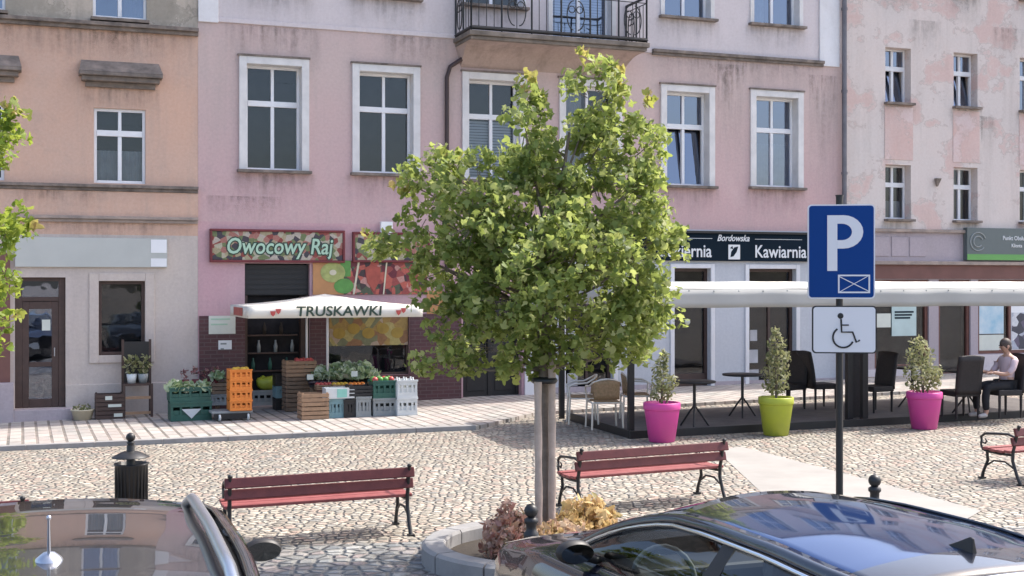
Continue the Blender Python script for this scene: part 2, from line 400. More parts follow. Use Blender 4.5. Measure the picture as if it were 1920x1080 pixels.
M['paper'] = plain('paper', (.66,.68,.60), .7, .1, 5, bs=0)
M['p_green'] = plain('dark_green_plastic', (.03,.115,.085), .45, .3, 5, bs=.1)
M['p_orange'] = plain('orange_plastic', (.80,.24,.035), .45, .15, 5, bs=.1)
M['p_grey'] = plain('grey_plastic', (.29,.31,.31), .5, .25, 5, bs=.1)
M['p_blue'] = plain('blue_grey_plastic', (.20,.34,.37), .5, .3, 5, bs=.1)
M['p_black'] = plain('black_plastic', (.02,.018,.018), .5, .3, 5, bs=.1)
M['p_white'] = plain('white_plastic', (.66,.68,.67), .5, .15, 5, bs=0)
M['p_mint'] = plain('mint_plastic', (.28,.60,.50), .5, .15, 5, bs=0)
M['tomato'] = plain('pink_red_fruit', (.55,.09,.08), .35, .3, 6, bs=0)
M['lemon'] = plain('yellow_fruit', (.70,.42,.04), .45, .2, 6, bs=0)
M['aubergine'] = plain('dark_purple_fruit', (.03,.018,.03), .3, .3, 6, bs=0)
M['leaf'] = leaf_mat('tree_leaves', [(.052,.085,.024),(.12,.18,.05),(.21,.28,.075),(.32,.37,.12),(.47,.47,.22)], .5, (.50,.57,.15))
M['leaf_tip'] = leaf_mat('young_leaf_tips', [(.13,.20,.03),(.22,.27,.05),(.30,.27,.09),(.38,.24,.12)], .5, (.5,.5,.12))
M['leaf_l'] = leaf_mat('left_tree_leaves', [(.07,.14,.02),(.14,.23,.03),(.22,.30,.05),(.30,.34,.08)], .5, (.45,.52,.08))
M['shrub'] = leaf_mat('variegated_leaves', [(.07,.09,.03),(.16,.18,.07),(.32,.32,.17),(.42,.40,.26)], .35, (.5,.5,.25))
M['yellow_fol'] = leaf_mat('yellow_dry_foliage', [(.50,.34,.15),(.62,.45,.20),(.72,.57,.30),(.62,.38,.24),(.34,.31,.13)], .35, (.65,.48,.22))
M['brown_fol'] = leaf_mat('pink_brown_foliage', [(.42,.24,.18),(.56,.36,.27),(.66,.46,.36),(.38,.15,.13),(.50,.42,.28)], .35, (.5,.25,.17))
M['tan_fol'] = leaf_mat('tan_dry_foliage', [(.42,.29,.19),(.58,.43,.30),(.68,.54,.40),(.48,.28,.20),(.36,.30,.18)], .35, (.6,.45,.28))
M['cabbage'] = leaf_mat('salad_leaves', [(.13,.21,.09),(.30,.40,.20),(.48,.56,.36),(.66,.70,.56)], .3, (.4,.5,.25))
M['flower'] = leaf_mat('dull_red_flowers', [(.16,.05,.05),(.32,.12,.12),(.4,.24,.22),(.09,.10,.06)], .3, (.4,.2,.2))
M['car_dark'] = car_mat('navy_black_car_paint', (.003,.005,.014), 1.5)
M['car_roof'] = car_mat('sky_blue_glass_roof', (.045,.085,.20), 1.4, metal=.7, br=.07); M['car_roof'].node_tree.nodes['Principled BSDF'].inputs['Coat Weight'].default_value = .35  # glass roof; blue of the mirrored sky put into the base colour
M['car_grey'] = car_mat('grey_brown_car_paint', (.020,.019,.020), 2.2)
M['car_glass'] = glass_mat('car_glass', (.66,.70,.70), 1.5, .01, .02)
M['chrome'] = plain('chrome', (.72,.73,.75), .12, .05, 5, metal=1.0, bs=0)
M['chrome_dull'] = plain('brushed_aluminium', (.55,.56,.60), .3, .1, 5, metal=.9, bs=0)
M['tyre'] = plain('tyre_rubber', (.02,.02,.02), .8, .2, 9)
M['seatcloth'] = plain('car_seat_cloth', (.26,.24,.23), .8, .3, 9)
M['skin'] = plain('skin', (.50,.29,.21), .55, .12, 8, bs=0)
M['hair'] = plain('brown_grey_hair', (.09,.065,.055), .6, .4, 25, bs=.3)
M['shirt'] = plain('pale_pink_shirt', (.62,.48,.51), .9, .15, 5, bs=.2)
M['trouser'] = plain('black_trousers', (.012,.012,.016), .85, .3, 6, bs=.2)
M['shoe'] = plain('pale_shoe', (.45,.42,.40), .6, .2, 6, bs=0)

# ------------------------------------------------------------------ text
def text_mb(body, size, extr=.006, shear=0.0, align='CENTER', bold=0.0, xs=1.0):
    cu = bpy.data.curves.new('txt', 'FONT'); cu.body = body; cu.size = size; cu.extrude = extr; cu.shear = shear
    cu.align_x = align; cu.align_y = 'CENTER'; cu.offset = bold; cu.resolution_u = 3
    ob = bpy.data.objects.new('txt', cu); COL.objects.link(ob)
    bpy.context.view_layer.update()
    me = bpy.data.meshes.new_from_object(ob.evaluated_get(bpy.context.evaluated_depsgraph_get()))
    mb = MB(); mb.add([(v.co.x*xs, -v.co.z, v.co.y) for v in me.vertices], [tuple(p.vertices) for p in me.polygons])
    bpy.data.objects.remove(ob); bpy.data.curves.remove(cu); bpy.data.meshes.remove(me)
    return mb
def put_text(name, body, size, mat, parent, x, y, z, **kw):
    mb = text_mb(body, size, **kw); o = mb.build(name, mat, parent); o.location = (x, y, z); return o

# ================================================================== GROUND
def ground_sheet(name, pts, z, mat, steps=None):
    mb = MB(); mb.add([(p.x, p.y, gz(p.x)+z) for p in pts], [tuple(range(len(pts)))])
    return tag(mb.build(name, mat), kind='structure')
mb = MB(); mb.add([(-400,-400,gz(-400)*0+gz(-60)), (-60,-400,gz(-60)), (60,-400,gz(60)), (400,-400,gz(60)), (-400,400,gz(-60)), (-60,400,gz(-60)), (60,400,gz(60)), (400,400,gz(60))],
                  [(0,1,5,4),(1,2,6,5),(2,3,7,6)])
tag(mb.build('ground', M['cobble']), kind='structure')
# near street of setts, tree shade put into their blue-grey, its edge running parallel to the houses
e0 = G(560, 1022); ed = Vector((1, .04))
def along(p, s, off=0): return Vector((p.x+ed.x*s-ed.y*off, p.y+ed.y*s+ed.x*off))
ground_sheet('street', [along(e0, -25), along(e0, -25, -14), along(e0, 25, -14), along(e0, 25)], .004, M['setts'])
# pavement raised beside the houses, its kerb running from the left to the corner near the tree
kc = G(893, 806); kl = G(0, 846)
kd = (kl-kc).xy.normalized(); kfar = kc.xy+kd*30
k2 = G(1010, 778); k2d = FD
def flat(p): return Vector((p[0], p[1]))
pv = [flat(kfar), flat(kc), flat(k2), flat(k2)+FD*25, flat(k2)+FD*25-FN*5, flat(kfar)-FN*14]
PH = .06
mb = MB(); n_ = len(pv)
mb.add([(p.x, p.y, gz(p.x)+PH) for p in pv]+[(p.x, p.y, gz(p.x)-.2) for p in pv], [tuple(range(n_))]+[(i, i+n_, (i+1) % n_+n_, (i+1) % n_) for i in range(n_)])
tag(mb.build('pavement', M['slab']), kind='structure')
mb = MB()
def kerb_run(mb, a, b, w=.16, h=PH+.012):
    d = (b-a).normalized(); nn = Vector((-d.y, d.x))
    if nn.y < 0: nn = -nn
    q = [a-nn*.012, b-nn*.012, b+nn*w, a+nn*w]
    mb.add([(p.x, p.y, gz(p.x)-.1) for p in q]+[(p.x, p.y, gz(p.x)+h) for p in q], [(4,5,6,7),(0,1,5,4),(1,2,6,5),(2,3,7,6),(3,0,4,7)])
d_ = (flat(kc)-flat(kfar)).normalized(); tot = (flat(kc)-flat(kfar)).length; s_ = 0
while s_ < tot-.05:
    e_ = min(s_+1.0, tot); kerb_run(mb, flat(kfar)+d_*s_, flat(kfar)+d_*(e_-.012)); s_ = e_
tag(mb.build('kerb', M['kerb']), kind='structure')
ground_sheet('path', [G(1340,842), G(1392,838), G(1640,903), G(1840,958), G(1700,1040), G(1450,945)], .004, M['path'])

# ================================================================== HOUSES
def wall(mb, u0, u1, z0, z1, holes, depth=.45, mat=0, v=0.0):
    us = sorted({u0, u1, *[h[0] for h in holes], *[h[1] for h in holes]}); zs = sorted({z0, z1, *[h[2] for h in holes], *[h[3] for h in holes]})
    us = [x for x in us if u0 <= x <= u1]; zs = [x for x in zs if z0 <= x <= z1]
    for i in range(len(us)-1):
        for j in range(len(zs)-1):
            cu, cz = (us[i]+us[i+1])/2, (zs[j]+zs[j+1])/2
            if any(h[0] < cu < h[1] and h[2] < cz < h[3] for h in holes): continue
            mb.quad((us[i],v,zs[j]), (us[i+1],v,zs[j]), (us[i+1],v,zs[j+1]), (us[i],v,zs[j+1]), mat)
    for h in holes:
        a, b, c, d = h[:4]; w = v+depth
        mb.quad((a,v,c),(a,v,d),(a,w,d),(a,w,c), mat); mb.quad((b,v,c),(b,w,c),(b,w,d),(b,v,d), mat)
        mb.quad((a,v,d),(b,v,d),(b,w,d),(a,w,d), mat); mb.quad((a,v,c),(a,w,c),(b,w,c),(b,v,c), mat)

STM = {}
def stain_mat(h):
    if 'm' in STM: return STM['m']
    m, t, b = nt('water_stain'); tc = N(t, 'ShaderNodeTexCoord'); sp = N(t, 'ShaderNodeSeparateXYZ'); L(t, tc.outputs['UV'], sp.inputs[0])
    st = noise(t, coord(t, (5, 1, .5)), 1.6, 6, .7); st2 = noise(t, coord(t), 7, 5, .7)
    def M_(op, a, bb):
        n = N(t, 'ShaderNodeMath', operation=op)
        for i, x in enumerate((a, bb)):
            if isinstance(x, (int, float)): n.inputs[i].default_value = x
            else: L(t, x, n.inputs[i])
        return n.outputs[0]
    ex = M_('MULTIPLY', M_('MULTIPLY', sp.outputs[0], M_('SUBTRACT', 1.0, sp.outputs[0])), 4.0)
    a = M_('MULTIPLY', M_('POWER', sp.outputs[1], 1.6), ramp(t, st, .38, .72)); a = M_('MULTIPLY', a, ramp(t, st2, .25, .6)); a = M_('MULTIPLY', a, M_('POWER', ex, .4)); a = M_('MULTIPLY', a, .62)
    b.inputs['Base Color'].default_value = (.13,.115,.10,1); b.inputs['Roughness'].default_value = .95; b.inputs['Specular IOR Level'].default_value = .1
    L(t, a, b.inputs['Alpha']); STM['m'] = m; return m
class House:
    def __init__(s, name, label, u0, u1):
        s.u0, s.u1 = u0, u1; s.c = (u0+u1)/2
        p = floc(s.c); s.root = thing(name, label, 'building', (p.x, p.y, 0), FA); s.sh = Vector((s.c, 0, 0))
    def stain(s, u0, u1, z, h, parent=None, v=-.004):
        mb = MB(); mb.quad((u0, v, z-h), (u1, v, z-h), (u1, v, z), (u0, v, z)); o = s.part(mb, 'dirt_stain', stain_mat(h), parent); 
        uv = o.data.uv_layers.new(name='UVMap')
        for l, c in zip(uv.data, ((0,0),(1,0),(1,1),(0,1))): l.uv = c
        return o
    def part(s, mb, name, mat, parent=None, **kw): return mb.build(name, mat, parent or s.root, shift=s.sh, **kw)
    def shell(s, top, mat, roofh=1.9, dep=9.0):
        mb = MB(); a, b = s.u0, s.u1
        mb.quad((a,0,-.6),(a,dep,-.6),(a,dep,top),(a,0,top)); mb.quad((b,0,-.6),(b,0,top),(b,dep,top),(b,dep,-.6)); mb.quad((a,dep,-.6),(b,dep,-.6),(b,dep,top),(a,dep,top))
        mb.quad((a,.56,-.6),(a,.56,top),(b,.56,top),(b,.56,-.6))
        s.part(mb, 'side_wall', mat)
        mb = MB(); h = top
        pr = [(-.45,h-.05),(-.45,h+.08),(dep/2,h+roofh),(dep+.4,h+.08),(dep+.4,h-.05)]
        mb.add([(a,y,z) for y,z in pr]+[(b,y,z) for y,z in pr], [(0,1,2,3,4),(9,8,7,6,5),(0,5,6,1),(1,6,7,2),(2,7,8,3),(3,8,9,4),(4,9,5,0)])
        s.part(mb, 'roof', M['roof'])
        mb = MB(); mb.tube([(a,-.42,h+.02),(b,-.42,h+.02)], .075, 8); s.part(mb, 'gutter', M['iron_grey'])
    def window(s, r, sur=.13, proud=.05, rev=.27, cols=2, trans=.36, glass='glass', frame='frame', surm='frame_old', curtain=None, sill=True, back='dark', fw=.055, tilt=None, sillm='ledge', hoodline=False):
        """r is the outer box of the surround; gives back the hole in the wall"""
        u0, u1, z0, z1 = r; a, b, c, d = u0+sur, u1-sur, z0, z1-sur
        mb = MB()
        if sur > 0:
            mb.box(u0, a, -proud, rev, c, z1, 1); mb.box(b, u1, -proud, rev, c, z1, 1); mb.box(a, b, -proud, rev, d, z1, 1)
        y0, y1 = rev-.07, rev; zt = c+(d-c)*(1-trans) if trans else None
        mb.box(a, a+fw, y0, y1, c, d); mb.box(b-fw, b, y0, y1, c, d); mb.box(a+fw, b-fw, y0, y1, d-fw, d); mb.box(a+fw, b-fw, y0, y1, c, c+fw)
        if trans: mb.box(a+fw, b-fw, y0-.015, y1, zt-.055, zt+.055)
        for k in range(1, cols):
            x = a+(b-a)*k/cols
            mb.box(x-.035, x+.035, y0-.004, y1, c+fw, (zt-.055) if trans else d-fw)
            if trans: mb.box(x-.03, x+.03, y0-.004, y1, zt+.055, d-fw)
        w = s.part(mb, 'window', [M[frame], M[surm]], bevel=.006)
        g = MB(); zz = zt-.055 if trans else d-fw
        if tilt:      # bottom-hung sash tilted inwards
            g.quad((a+fw, rev-.03, c+fw), (b-fw, rev-.03, c+fw), (b-fw, rev+tilt, zz), (a+fw, rev+tilt, zz))
        else: g.quad((a+fw, rev-.03, c+fw), (b-fw, rev-.03, c+fw), (b-fw, rev-.03, zz), (a+fw, rev-.03, zz))
        if trans: g.quad((a+fw, rev-.03, zt+.055), (b-fw, rev-.03, zt+.055), (b-fw, rev-.03, d-fw), (a+fw, rev-.03, d-fw))
        s.part(g, 'pane', M[glass], w)
        bk = MB(); bk.quad((a, rev+.15, c), (b, rev+.15, c), (b, rev+.15, d), (a, rev+.15, d)); s.part(bk, 'interior', M[back], w)
        if curtain:
            cb = MB(); n = 40; x0, x1, zb, ztop = a+(b-a)*curtain[0], a+(b-a)*curtain[1], c+(d-c)*curtain[2], c+(d-c)*curtain[3]
            if len(curtain) > 4:      # slatted blind
                k = int((ztop-zb)/.06)
                for i in range(k): cb.box(x0, x1, rev+.07, rev+.085, zb+i*.06, zb+i*.06+.048)
                s.part(cb, 'blind', M['blind'], w)
            else:
                rows = [[(x0+(x1-x0)*i/n, rev+.09+.02*math.sin(i*1.9), z) for i in range(n+1)] for z in (zb, ztop)]
                cb.grid(rows); s.part(cb, 'curtain', M['curtain'], w)
        if sill:
            sb = MB(); sb.box(u0-.04, u1+.04, -.14, rev-.07, z0-.06, z0-.002); s.part(sb, 'sill', M[sillm], w, bevel=.006); s.stain(u0-.12, u1+.14, z0-.06, .75, w)
        if hoodline:
            hb = MB(); hb.box(u0-.03, u1+.02, -.075, 0.0, z1+.002, z1+.035); s.part(hb, 'drip_edge', M['ledge'], w)
        return (a if sur <= 0 else u0, b if sur <= 0 else u1, z0, z1 if sur > 0 else d)

# ---- salmon house on the left
uA0, uA1 = U(-420), U(371)
A = House('tenement_house', 'salmon and beige rendered house with stone hoods over its windows', uA0, uA1)
zA_low = Zf(180, 440); zA_c2 = Zf(185, 405); zA_c1 = Zf(185, 346); zA_up = Zf(180, 42)
hA1, hA2, hA3 = [], [], []
r = RC(176, 204, 273, 344)
hA2.append(A.window(r, sur=0, trans=.33, rev=.12, curtain=(.0,1,.05,.45), back='dark', sill=False))
dw = r[1]-r[0]; sp = U(225)-U(-10)+.3
r2 = (r[0]-sp, r[1]-sp, r[2], r[3]); hA2.append(A.window(r2, sur=0, trans=.33, rev=.12, sill=False))
dz_ = Zf(223, 36)-r[2]
for q in (r, r2): hA3.append(A.window((q[0]-.02, q[1]+.02, q[2]+dz_, q[3]+dz_), sur=0, trans=0, rev=.12, glass='glass_blue', back='room', curtain=(.6,1,0,1), sillm='ledge'))
r3 = RC(185, 527, 272, 666); hA1.append(A.window(r3, sur=0, trans=0, cols=1, rev=.14, frame='brown', back='room', sill=False, fw=.06))
rd = RC(28, 520, 123, 765); rd = (rd[0], rd[1], .2, rd[3]); hA1.append(rd)
mb = MB(); wall(mb, uA0, uA1, -.6, zA_low, hA1); A.part(mb, 'ground_floor_wall', M['beige'])
mb = MB(); wall(mb, uA0, uA1, zA_low, zA_up, hA2); A.part(mb, 'wall', M['orange'])
zA_top = zA_up+3.4
mb = MB(); wall(mb, uA0, uA1, zA_up, zA_top, hA3); A.part(mb, 'upper_wall', M['orange_up'])
A.shell(zA_top, M['orange'])
def cornice(H, z, h, out, u0, u1, mat, prof=None):
    mb = MB(); mb.box(u0, u1, -out, 0, z-h, z); mb.box(u0, u1, -out*.55, 0, z-h*2.0, z-h-.001); return H.part(mb, 'cornice', mat, bevel=.008)
A.stain(U(0), uA1-.05, zA_up-.14, .8); A.stain(U(20), U(200), zA_c1-.13, .5, v=-.04); A.stain(U(60), uA1-.1, zA_c2-.12, .5); A.stain(U(150), U(300), Zf(225,165), .7); A.stain(U(180), uA1, zA_up+1.2, 1.2)
cornice(A, zA_up, .07, .16, uA0, uA1+.0, M['ledge']); cornice(A, zA_c1, .06, .12, uA0, uA1, M['ledge']); cornice(A, zA_c2, .06, .10, uA0, uA1, M['ledge2'])
mb = MB(); mb.box(uA0, uA1, -.035, 0, zA_c2+.0, zA_c1-.125); A.part(mb, 'frieze', M['orange'])
for q in (RC(147, 122, 303, 160), None):
    if q is None: q = tuple(x-sp for x in RC(147, 122, 303, 160)[:2])+RC(147, 122, 303, 160)[2:]
    mb = MB(); u0, u1, z0, z1 = q
    mb.box(u0, u1, -.30, 0, z0+.13, z0+.20); mb.box(u0+.05, u1-.05, -.22, 0, z0+.04, z0+.128); mb.box(u0+.12, u1-.12, -.08, 0, z0-.06, z0+.038)
    mb.add([(u0,-.3,z0+.201),(u1,-.3,z0+.201),(u1-.05,0,z1+.06),(u0+.05,0,z1+.06)], [(0,1,2,3)])
    mb.add([(u0,-.3,z0+.201),(u0+.05,0,z1+.06),(u0,0,z0+.201)], [(0,1,2)]); mb.add([(u1,-.3,z0+.201),(u1,0,z0+.201),(u1-.05,0,z1+.06)], [(0,1,2)])
    A.part(mb, 'window_hood', M['hood'], bevel=.01)
# window surround on the ground floor, plinth line, door
u0, u1, z0, z1 = r3
mb = MB()
for x0, x1, za, zb in ((u0-.17,u0,z0-.14,z1+.15),(u1,u1+.17,z0-.14,z1+.15),(u0,u1,z1,z1+.15),(u0,u1,z0-.14,z0)): mb.box(x0, x1, -.03, 0, za, zb)
A.part(mb, 'plaster_surround', M['beige'], bevel=.01)
mb = MB(); mb.box(rd[1], uA1, -.03, 0, -.5, Zf(250, 718)); mb.box(uA0, rd[0], -.03, 0, -.5, Zf(250, 718)); A.part(mb, 'plinth', M['beige'], bevel=.01)
mb = MB(); mb.box(rd[0]-.75, rd[0]-.08, -.10, 0, Zf(15,716), zA_low-.35); A.part(mb, 'pilaster', M['band'])
mb = MB(); mb.box(rd[0]-.8, rd[0]-.02, -.35, 0, -.2, Zf(15,716)-.004); A.part(mb, 'pilaster_base', M['mauve'], bevel=.01)
mb = MB(); u0, u1, z0, z1 = rd; f = .12; zt = z1-.36
mb.box(u0, u0+f, .08, .16, z0, z1); mb.box(u1-f, u1, .08, .16, z0, z1); mb.box(u0+f, u1-f, .08, .16, z1-f*.6, z1); mb.box(u0+f, u1-f, .08, .16, zt-.08, zt)
mb.box(u0+f, u0+2*f, .09, .15, z0, zt-.085); mb.box(u1-2*f, u1-f, .09, .15, z0, zt-.085); mb.box(u0+2*f, u1-2*f, .09, .15, zt-.22, zt-.085); mb.box(u0+2*f, u1-2*f, .09, .15, z0, z0+.16); mb.box(u0+2*f, u1-2*f, .09, .15, z0+.75, z0+.84)
dr = A.part(mb, 'door', M['brown'], bevel=.008)
g = MB(); g.quad((u0+2*f,.12,z0+.16),(u1-2*f,.12,z0+.16),(u1-2*f,.12,zt-.22),(u0+2*f,.12,zt-.22)); g.quad((u0+f,.12,zt),(u1-f,.12,zt),(u1-f,.12,z1-f*.6),(u0+f,.12,z1-f*.6)); A.part(g, 'pane', M['glass_blue'], dr)
g = MB(); g.quad((u0,.29,z0),(u1,.29,z0),(u1,.29,z1),(u0,.29,z1)); A.part(g, 'interior', M['room'], dr)
g = MB(); g.tube([(u1-f*1.6,.05,z0+.95),(u1-f*1.6,.05,z0+1.1)], .012, 6); g.tube([(u1-f*1.6,.09,z0+.95),(u1-f*1.6,.05,z0+.95)], .01, 6); A.part(g, 'handle', M['chrome_dull'], dr)
g = MB(); g.box(u1-3.4*f,u1-2.2*f,.105,.112,zt-.62,zt-.42); A.part(g, 'sticker', M['paper'], dr)
mb = MB(); mb.box(u0-.1, u1+.12, -.32, .3, -.1, z0-.003); A.part(mb, 'doorstep', M['mauve'], bevel=.01)

# ---- pink house in the middle
uB0, uB1 = uA1+.003, U(1578)
B = House('tenement_house', 'pink rendered house with balcony, fruit shop and café at street level', uB0, uB1)
zB_st = (Zf(1280, 97)+Zf(1480, 113))/2; zB_cafe = Zf(1400, 432); uC0 = U(1008)
wins = [(448,107,579,318), (660,122,787,324), (866,138,986,338), (1048,150,1166,343), (1238,161,1339,349), (1406,171,1505,351)]
rects = [RC(*w) for w in wins]
ztop = sum(q[3] for q in rects)/6; zbot = sum(q[2] for q in rects)/6
hB, hB2, hB1 = [], [], []
cur = [None, None, (0,1,.0,.62,1), (0,.45,0,1), None, (0,1,.0,.5)]
for i, q in enumerate(rects):
    q = (q[0], q[1], q[2]*.7+zbot*.3, q[3]*.7+ztop*.3)
    hB.append(B.window(q, sur=.145, glass=['glass','glass','glass','glass','glass_blue','glass_blue'][i], curtain=cur[i], tilt=.1 if i == 4 else None, hoodline=True, back='room' if i in (4,5) else 'dark'))
dzB = 3.66
for i, q in enumerate(rects):
    if i == 3: q2 = (q[0]-.25, q[1]-.15, zB_st+.12, q[3]+dzB-.05)
    else: q2 = (q[0], q[1], zbot+dzB+(.03 if i > 3 else -.06), ztop+dzB)
    hB2.append(B.window(q2, sur=.07 if i < 3 else .1, proud=.03, glass='glass_blue' if i > 2 else 'glass', curtain=(0,1,0,.55,1) if i == 3 else ((0,.4,0,1) if i == 5 else None), trans=.33, sill=i != 3, back='room'))
# street level openings
q_door = RC(459, 494, 581, 768); q_door = (q_door[0], q_door[1], .1, q_door[3])
q_shop = RC(613, 588, 768, 704)
q_hall = RC(868, 560, 978, 745); q_hall = (q_hall[0], q_hall[1], .12, q_hall[3])
q_c1 = RC(1060, 500, 1150, 735); q_c2 = RC(1264, 503, 1332, 728); q_c2 = (q_c2[0], q_c2[1], .18, q_c2[3]); q_c3 = RC(1404, 504, 1492, 726)
zc_pan = Zf(740,487)
mb = MB(); wall(mb, uB0, uC0, Zf(700, 425), zB_st, hB[:4]); 
mb2 = MB(); wall(mb2, uC0, uB1, zB_cafe, zB_st, hB[3:]+[])
# the fourth window straddles the joint between the two halves: one wall piece above shop level
mb = MB(); wall(mb, uB0, uB1, zB_cafe, zB_st, hB); B.part(mb, 'wall', M['pink'])
mb = MB(); wall(mb, uB0, uC0, -.6, zB_cafe, [q_door, q_shop, q_hall], .32); B.part(mb, 'shop_wall', M['pink_low'])
mb = MB(); wall(mb, uC0, uB1, -.6, zB_cafe, [q_c1, q_c2, q_c3], .32); B.part(mb, 'cafe_wall', M['cafe'])
zB_top = zB_st+3.75
mb = MB(); wall(mb, uB0, uB1, zB_st, zB_top, hB2); B.part(mb, 'upper_wall', M['lilac'])
B.shell(zB_top, M['pink'])
ub_ = U(1222)
mb = MB(); mb.box(ub_, uB1-.52, -.10, 0, zB_st-.05, zB_st+.02); mb.box(ub_, uB1-.52, -.06, 0, zB_st-.11, zB_st-.051); B.part(mb, 'string_course', M['ledge'], bevel=.01)
mb = MB(); mb.box(uB0+.36, ub_, -.03, 0, zB_st-.07, zB_st+.02); B.part(mb, 'string_course', M['lilac'], bevel=.01)
B.stain(ub_, uB1-.5, zB_st-.11, .8); B.stain(uB0+.5, uB0+2.4, zB_st-.08, 1.1); B.stain(uB0+3.6, uB0+5.0, zB_st-.08, .9); B.stain(uB0, uB0+1.6, zB_cafe+.5, .6); B.stain(uB1-.9, uB1-.1, zB_st-.3, 3.2); B.stain(U(1330), U(1400), zB_st-.2, 2.6)
for x0, x1 in ((uB0, uB0+.38), (uB1-.62, uB1-.08)):
    mb = MB(); mb.box(x0, x1, -.04, 0, zB_st-.09, zB_top-.2); B.part(mb, 'corner_pilaster', M['white_pl'], bevel=.01)
# maroon tile facing at the fruit shop
zt_ = Zf(420, 592)
for x0, x1, z1 in ((uB0+.02, q_door[0]-.0, zt_), (q_door[1], q_shop[0]-.002, zt_), (q_shop[1]+.002, q_hall[0]-.04, zt_), (q_shop[0]-.001, q_shop[1]+.001, q_shop[2])):
    mb = MB(); mb.box(x0, x1, -.025, 0, -.4, z1); B.part(mb, 'tile_facing', M['tile'])
mb = MB(); mb.box(uC0-.3, uC0+.0, -.05, 0, -.4, zB_cafe); B.part(mb, 'pier', M['white_pl'])
# fruit shop doorway: a room behind with shelves and a roller shutter
def niche(H, q, dep, name='interior', mat='dark'):
    mb = MB(); a, b, c, d = q
    a -= .5; b += .5; d += .1; y0 = .33
    mb.quad((a,y0,c),(a,y0,d),(a,dep,d),(a,dep,c)); mb.quad((b,y0,c),(b,dep,c),(b,dep,d),(b,y0,d)); mb.quad((a,y0,d),(b,y0,d),(b,dep,d),(a,dep,d))
    mb.quad((a,dep,c),(a,dep,d),(b,dep,d),(b,dep,c)); mb.quad((a,y0,c),(a,dep,c),(b,dep,c),(b,y0,c)); return H.part(mb, name, M[mat])
a, b, c, d = q_door
mb = MB(); mb.box(a+.01, b-.01, .12, .2, d-.62, d-.02)
for k in range(6): mb.box(a+.02, b-.02, .105, .12, d-.6+k*.1, d-.6+k*.1+.07)
B.part(mb, 'roller_shutter', M['p_black'])
mb = MB(); mb.box(a, a+.06, .06, .3, c, d-.63); mb.box(b-.06, b, .06, .3, c, d-.63); B.part(mb, 'door_frame', M['brown'])
dl = MB(); dl.box(b-.16,b-.065,.08,.28,c,d-.64); B.part(dl, 'folded_door', M['brown'])
mb = MB(); mb.quad((a,.315,c),(b,.315,c),(b,.315,d),(a,.315,d)); B.part(mb, 'interior', M['dark'])
mb = MB(); mb.box(a-.05, b+.05, -.28, .3, -.1, c-.002); B.part(mb, 'doorstep', M['ledge2'], bevel=.01)
mb = MB()
for z in (.75, 1.1, 1.45): mb.box(a+.1, b-.2, .2, .30, z, z+.03)
sh_ = B.part(mb, 'shelf', M['brown'])
for k in range(8):
    x = a+.2+.11*k; z = (.78, 1.13, 1.48)[k % 3]
    mb = MB(); mb.lathe([(0,0),(.035,0),(.04,.12),(.03,.16),(.018,.2),(.018,.24),(0,.24)], 10, (x,.24,z)); B.part(mb, 'jar', M[('p_green','p_grey','soil')[k % 3]], sh_)
# shop window with low display
a, b, c, d = q_shop
mb = MB(); mb.box(a, a+.05, .08, .15, c, d); mb.box(b-.05, b, .08, .15, c, d); mb.box(a+.05, b-.05, .08, .15, c, c+.05); mb.box(a+.05, b-.05, .08, .15, d-.05, d)
sw = B.part(mb, 'shop_window', M['brown'])
mb = MB(); mb.quad((a,.12,c),(b,.12,c),(b,.12,d),(a,.12,d)); B.part(mb, 'pane', M['glass'], sw)
mb = MB(); mb.quad((a,.31,c),(b,.31,c),(b,.31,d),(a,.31,d)); B.part(mb, 'interior', M['dark'], sw)
# entrance to the stairwell
a, b, c, d = q_hall
mb = MB(); mb.box(a, a+.07, .16, .28, c, d); mb.box(b-.07, b, .16, .28, c, d); mb.box((a+b)/2-.04, (a+b)/2+.04, .18, .26, c, d)
for x0, x1 in ((a+.07,(a+b)/2-.04),((a+b)/2+.04,b-.07)):
    mb.box(x0, x1, .2, .25, c, c+.9); mb.box(x0+.08, x1-.08, .185, .2, c+.12, c+.8)
    mb.box(x0, x1, .2, .25, d-.3, d)
dd = B.part(mb, 'entrance_door', M['p_black'], bevel=.006)
mb = MB(); mb.quad((a,.23,c+.9),(b,.23,c+.9),(b,.23,d-.3),(a,.23,d-.3)); B.part(mb, 'pane', M['glass'], dd)
mb = MB(); mb.quad((a,.31,c),(b,.31,c),(b,.31,d),(a,.31,d)); B.part(mb, 'interior', M['dark'], dd)
mb = MB(); mb.box(a-.15, b+.1, -.40, .3, -.1, c-.003); mb.box(a-.22, b+.15, -.75, -.402, -.1, c-.09); B.part(mb, 'doorstep', M['ledge2'], bevel=.01)
